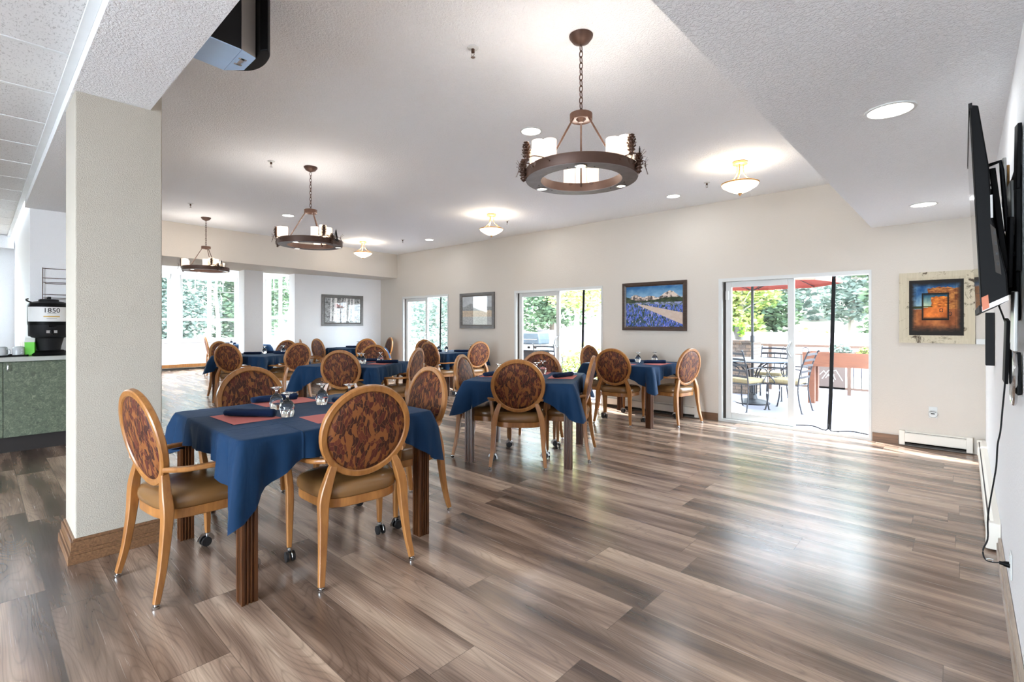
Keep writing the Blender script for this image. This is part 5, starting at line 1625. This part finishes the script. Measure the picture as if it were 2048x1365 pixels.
def make_iron_chair(label, loc, rz, group):
    t = thing('patio_chair', label, 'chair', loc, R(rz), group)
    bm = newbm(); add_box(bm, -0.22, 0.22, -0.2, 0.22, 0.43, 0.50); obj('cushion', bm, M['cushion'], t, bevel=0.025, seg=3)
    bm = newbm(); sweep(bm, [(-0.22, -0.21, 0.42), (0.22, -0.21, 0.42), (0.23, 0.22, 0.42), (-0.23, 0.22, 0.42)], rrect(0.012, 0.02), closed=True); obj('seat_frame', bm, M['iron'], t)
    for s_ in (-1, 1):
        bm = newbm(); sweep(bm, catmull([(s_ * 0.235, -0.27, 0.0), (s_ * 0.225, -0.225, 0.2), (s_ * 0.22, -0.21, 0.42), (s_ * 0.22, -0.26, 0.7), (s_ * 0.22, -0.34, 0.93), (s_ * 0.22, -0.37, 0.945)], 5), circ(0.011, 8)); obj('leg', bm, M['iron'], t, smooth=True)
        bm = newbm(); sweep(bm, catmull([(s_ * 0.24, 0.26, 0.0), (s_ * 0.23, 0.22, 0.2), (s_ * 0.23, 0.22, 0.42)], 5), circ(0.011, 8)); obj('leg', bm, M['iron'], t, smooth=True)
        bm = newbm(); sweep(bm, catmull([(s_ * 0.22, -0.255, 0.66), (s_ * 0.25, -0.1, 0.68), (s_ * 0.26, 0.12, 0.66), (s_ * 0.25, 0.20, 0.58), (s_ * 0.24, 0.12, 0.46), (s_ * 0.23, 0.15, 0.42)], 5), circ(0.009, 8)); obj('armrest', bm, M['iron'], t, smooth=True)
        bm = newbm(); lathe(bm, [(0.018, 0), (0.016, 0.012)], 10, (s_ * 0.24, 0.265, 0)); lathe(bm, [(0.018, 0), (0.016, 0.012)], 10, (s_ * 0.235, -0.275, 0)); obj('foot', bm, M['iron'], t)
    for k, z in enumerate((0.90, 0.81, 0.72, 0.63, 0.54)):
        y = -0.21 - (0.13 * ((z - 0.42) / 0.5) ** 1.4)
        bm = newbm(); sweep(bm, [(-0.22, y, z), (0, y - 0.02, z + 0.008), (0.22, y, z)], rrect(0.008, 0.035)); obj('slat', bm, M['iron'], t)
    return t
ic = make_iron_chair('iron patio chair with its slatted back to the room, left of the umbrella pole', (-2.60, 8.36, -0.02), -20, 'wrought-iron patio chairs')
dup(ic, (-2.05, 8.70, -0.02), R(84), 'iron patio chair seen from its side, right of the door handle')
dup(ic, (-2.62, 9.85, -0.02), R(182), 'iron patio chair on the far side of the patio table')
dup(ic, (-6.45, 8.15, -0.02), R(20), 'iron patio chair before the grill, seen through the middle patio door')
dup(ic, (-3.55, 9.1, -0.02), R(-90), 'iron patio chair at the left of the patio table, behind the door jamb')

# planter bench
t = thing('planter', 'long cedar planter on tall legs in the right half of the large patio door', 'planter', (0, 0, -0.02))
bm = newbm()
for a in ((-2.08, 0.2, 9.74, 9.78), (-2.08, 0.2, 10.12, 10.16), (-2.08, -2.04, 9.78, 10.12), (0.16, 0.2, 9.78, 10.12)): add_box(bm, a[0], a[1], a[2], a[3], 0.64, 0.88)
add_box(bm, -2.04, 0.16, 9.78, 10.12, 0.66, 0.80); obj('trough', bm, M['cedar'], t)
for x in (-2.0, 0.05):
    for y in (9.76, 10.03):
        bm = newbm(); add_box(bm, x, x + 0.10, y, y + 0.10, 0, 0.64); obj('leg', bm, M['cedar'], t)
for k, (x, fm, r_, lb_) in enumerate(((-1.55, 'leafC', 0.16, 'grey-green plant at the left end of the cedar planter'), (-1.22, 'leafB', 0.10, 'grassy plant in the middle of the cedar planter'), (-0.85, 'leafC', 0.17, 'purple-grey plant at the right of the cedar planter'))):
    shrub(lb_, (x, 9.95, 0.80), r_, fm, 50 + k, 260, 0.035, 'plants in the planter')
# railing
t = thing('railing', 'tan steel patio railing with thin balusters and ring ornaments', 'railing', (0, 0, -0.02))
RY = 11.25
for z0, z1 in ((0.90, 0.95), (0.74, 0.77), (0.10, 0.14)):
    bm = newbm(); add_box(bm, -4.2, 2.0, RY, RY + 0.05, z0, z1); obj('rail', bm, M['railing'], t)
for x in (-4.2, -3.0, -1.62, -0.2, 1.2):
    bm = newbm(); add_box(bm, x - 0.03, x + 0.03, RY - 0.005, RY + 0.055, 0, 0.95); obj('post', bm, M['railing'], t)
x = -4.05
while x < 2.0:
    if not (-2.16 < x < -1.66):
        bm = newbm(); add_box(bm, x - 0.007, x + 0.007, RY + 0.018, RY + 0.032, 0.14, 0.74); obj('baluster', bm, M['iron'], t)
    x += 0.125
for x in (-3.6, -2.72, -2.35, -1.0, 0.3):
    bm = newbm(); sweep(bm, [(x + 0.058 * math.cos(a), RY + 0.025, 0.835 + 0.058 * math.sin(a)) for a in [2 * PI * q / 20 for q in range(20)]], circ(0.006, 6), up=(0, 1, 0), closed=True); obj('ring_ornament', bm, M['iron'], t, smooth=True)
bm = newbm(); add_box(bm, -2.14, -1.68, RY + 0.0, RY + 0.02, 0.10, 0.66); pn = obj('sign_panel', bm, plain('taupe_sign_panel', (84, 72, 66), 0.7), t)
bm = newbm()
for pl in ([(-2.10, 0.36), (-2.03, 0.44), (-1.99, 0.38)], [(-2.06, 0.28), (-1.96, 0.44), (-1.91, 0.47), (-1.84, 0.28)], [(-2.0, 0.30), (-1.95, 0.38), (-1.92, 0.30)], [(-1.96, 0.34), (-1.90, 0.40), (-1.87, 0.24)], [(-1.88, 0.44), (-1.83, 0.46), (-1.72, 0.26)], [(-1.98, 0.36), (-1.92, 0.34), (-1.86, 0.38)]):
    sweep(bm, [(x_, RY - 0.002, z_ - 0.02 + 0.03) for x_, z_ in pl], rrect(0.012, 0.004), up=(0, 1, 0))
obj('mountain_logo', bm, M['vinylwhite'], pn)
# stone pillar, pot, plant
bm = newbm(); add_box(bm, -3.66, -3.02, 10.1, 10.7, -0.02, 0.98)
t = thing('stone_pillar', 'stacked stone pillar carrying a potted plant behind the patio table', 'pillar'); obj('shaft', bm, M['stone'], t)
bm = newbm(); add_box(bm, -3.70, -2.98, 10.06, 10.74, 0.98, 1.03); obj('cap_stone', bm, M['stone'], t)
t = thing('flower_pot', 'dark tapered pot with trailing lime plant on the stone pillar', 'potted plant', (-3.34, 10.4, 1.03))
bm = newbm(); lathe(bm, [(0.08, 0), (0.11, 0.15), (0.135, 0.24), (0.14, 0.26), (0.12, 0.26), (0.11, 0.22)], 24); obj('pot', bm, plain('dark_ceramic_pot', (92, 92, 90), 0.6), t, smooth=True)
bm = newbm(); leaves(bm, [(0, 0, 0.29, 0.16, 0.16, 0.09), (0.08, -0.1, 0.2, 0.07, 0.05, 0.14), (-0.1, -0.08, 0.24, 0.06, 0.06, 0.08)], 420, 0.03, random.Random(3)); obj('foliage', bm, leaf_mat('lime_foliage', (110, 160, 50), (180, 214, 96)), t, recalc=False)
bm = newbm()
for q in range(5): sweep(bm, catmull([(0, 0, 0.28), (0.05 * math.cos(q * 1.3), 0.05 * math.sin(q), 0.40), (0.16 * math.cos(q * 1.3), 0.1 * math.sin(q), 0.44)], 4), rrect(0.04, 0.004), scales=[(0.3 + 0.9 * math.sin(PI * min(1, i / 8)), 1) for i in range(9)])
obj('leaf_blade', bm, M['leafB'], t)
# grill
t = thing('gas_grill', 'covered gas grill standing outside the middle patio door', 'grill', (-7.75, 9.15, -0.02), R(8))
bm = newbm(); prism_y(bm, [(-0.36, 0.88), (0.36, 0.88), (0.36, 1.0), (0.33, 1.16), (-0.33, 1.16), (-0.36, 1.0)], -0.26, 0.24); obj('hood', bm, plain('grill_hood_steel', (78, 88, 98), 0.4, 0.5), t, bevel=0.03, seg=3)
bm = newbm(); add_box(bm, -0.38, 0.38, -0.28, 0.26, 0.74, 0.88); pnl = obj('control_panel', bm, M['steel'], t, bevel=0.01)
for k in range(4):
    bm = newbm(); lathe(bm, [(0.028, 0), (0.024, 0.03)], 16, (-0.27 + 0.18 * k, -0.28, 0.81), mat=Matrix.Rotation(R(90), 3, 'X')); obj('knob', bm, M['black'], pnl, smooth=True)
for s_ in (-1, 1):
    bm = newbm(); add_box(bm, s_ * 0.39 if s_ > 0 else -0.72, 0.72 if s_ > 0 else -0.39, -0.24, 0.22, 0.84, 0.88); obj('side_shelf', bm, M['steel'], t, bevel=0.006)
bm = newbm(); add_box(bm, -0.36, 0.36, -0.24, 0.22, 0.10, 0.73); obj('cart', bm, M['blackmatte'], t, bevel=0.01)
for sx in (-0.32, 0.32):
    for sy in (-0.2, 0.18):
        bm = newbm(); lathe(bm, [(0.045, -0.015), (0.045, 0.015)], 16, (sx, sy, 0.046), mat=Matrix.Rotation(R(90), 3, 'Y')); obj('wheel', bm, M['rubber'], t, smooth=True)
bm = newbm(); sweep(bm, catmull([(-0.28, -0.262, 1.0), (-0.28, -0.32, 1.0), (0.28, -0.32, 1.0), (0.28, -0.262, 1.0)], 3), circ(0.011, 8)); obj('handle', bm, M['chrome'], t, smooth=True)
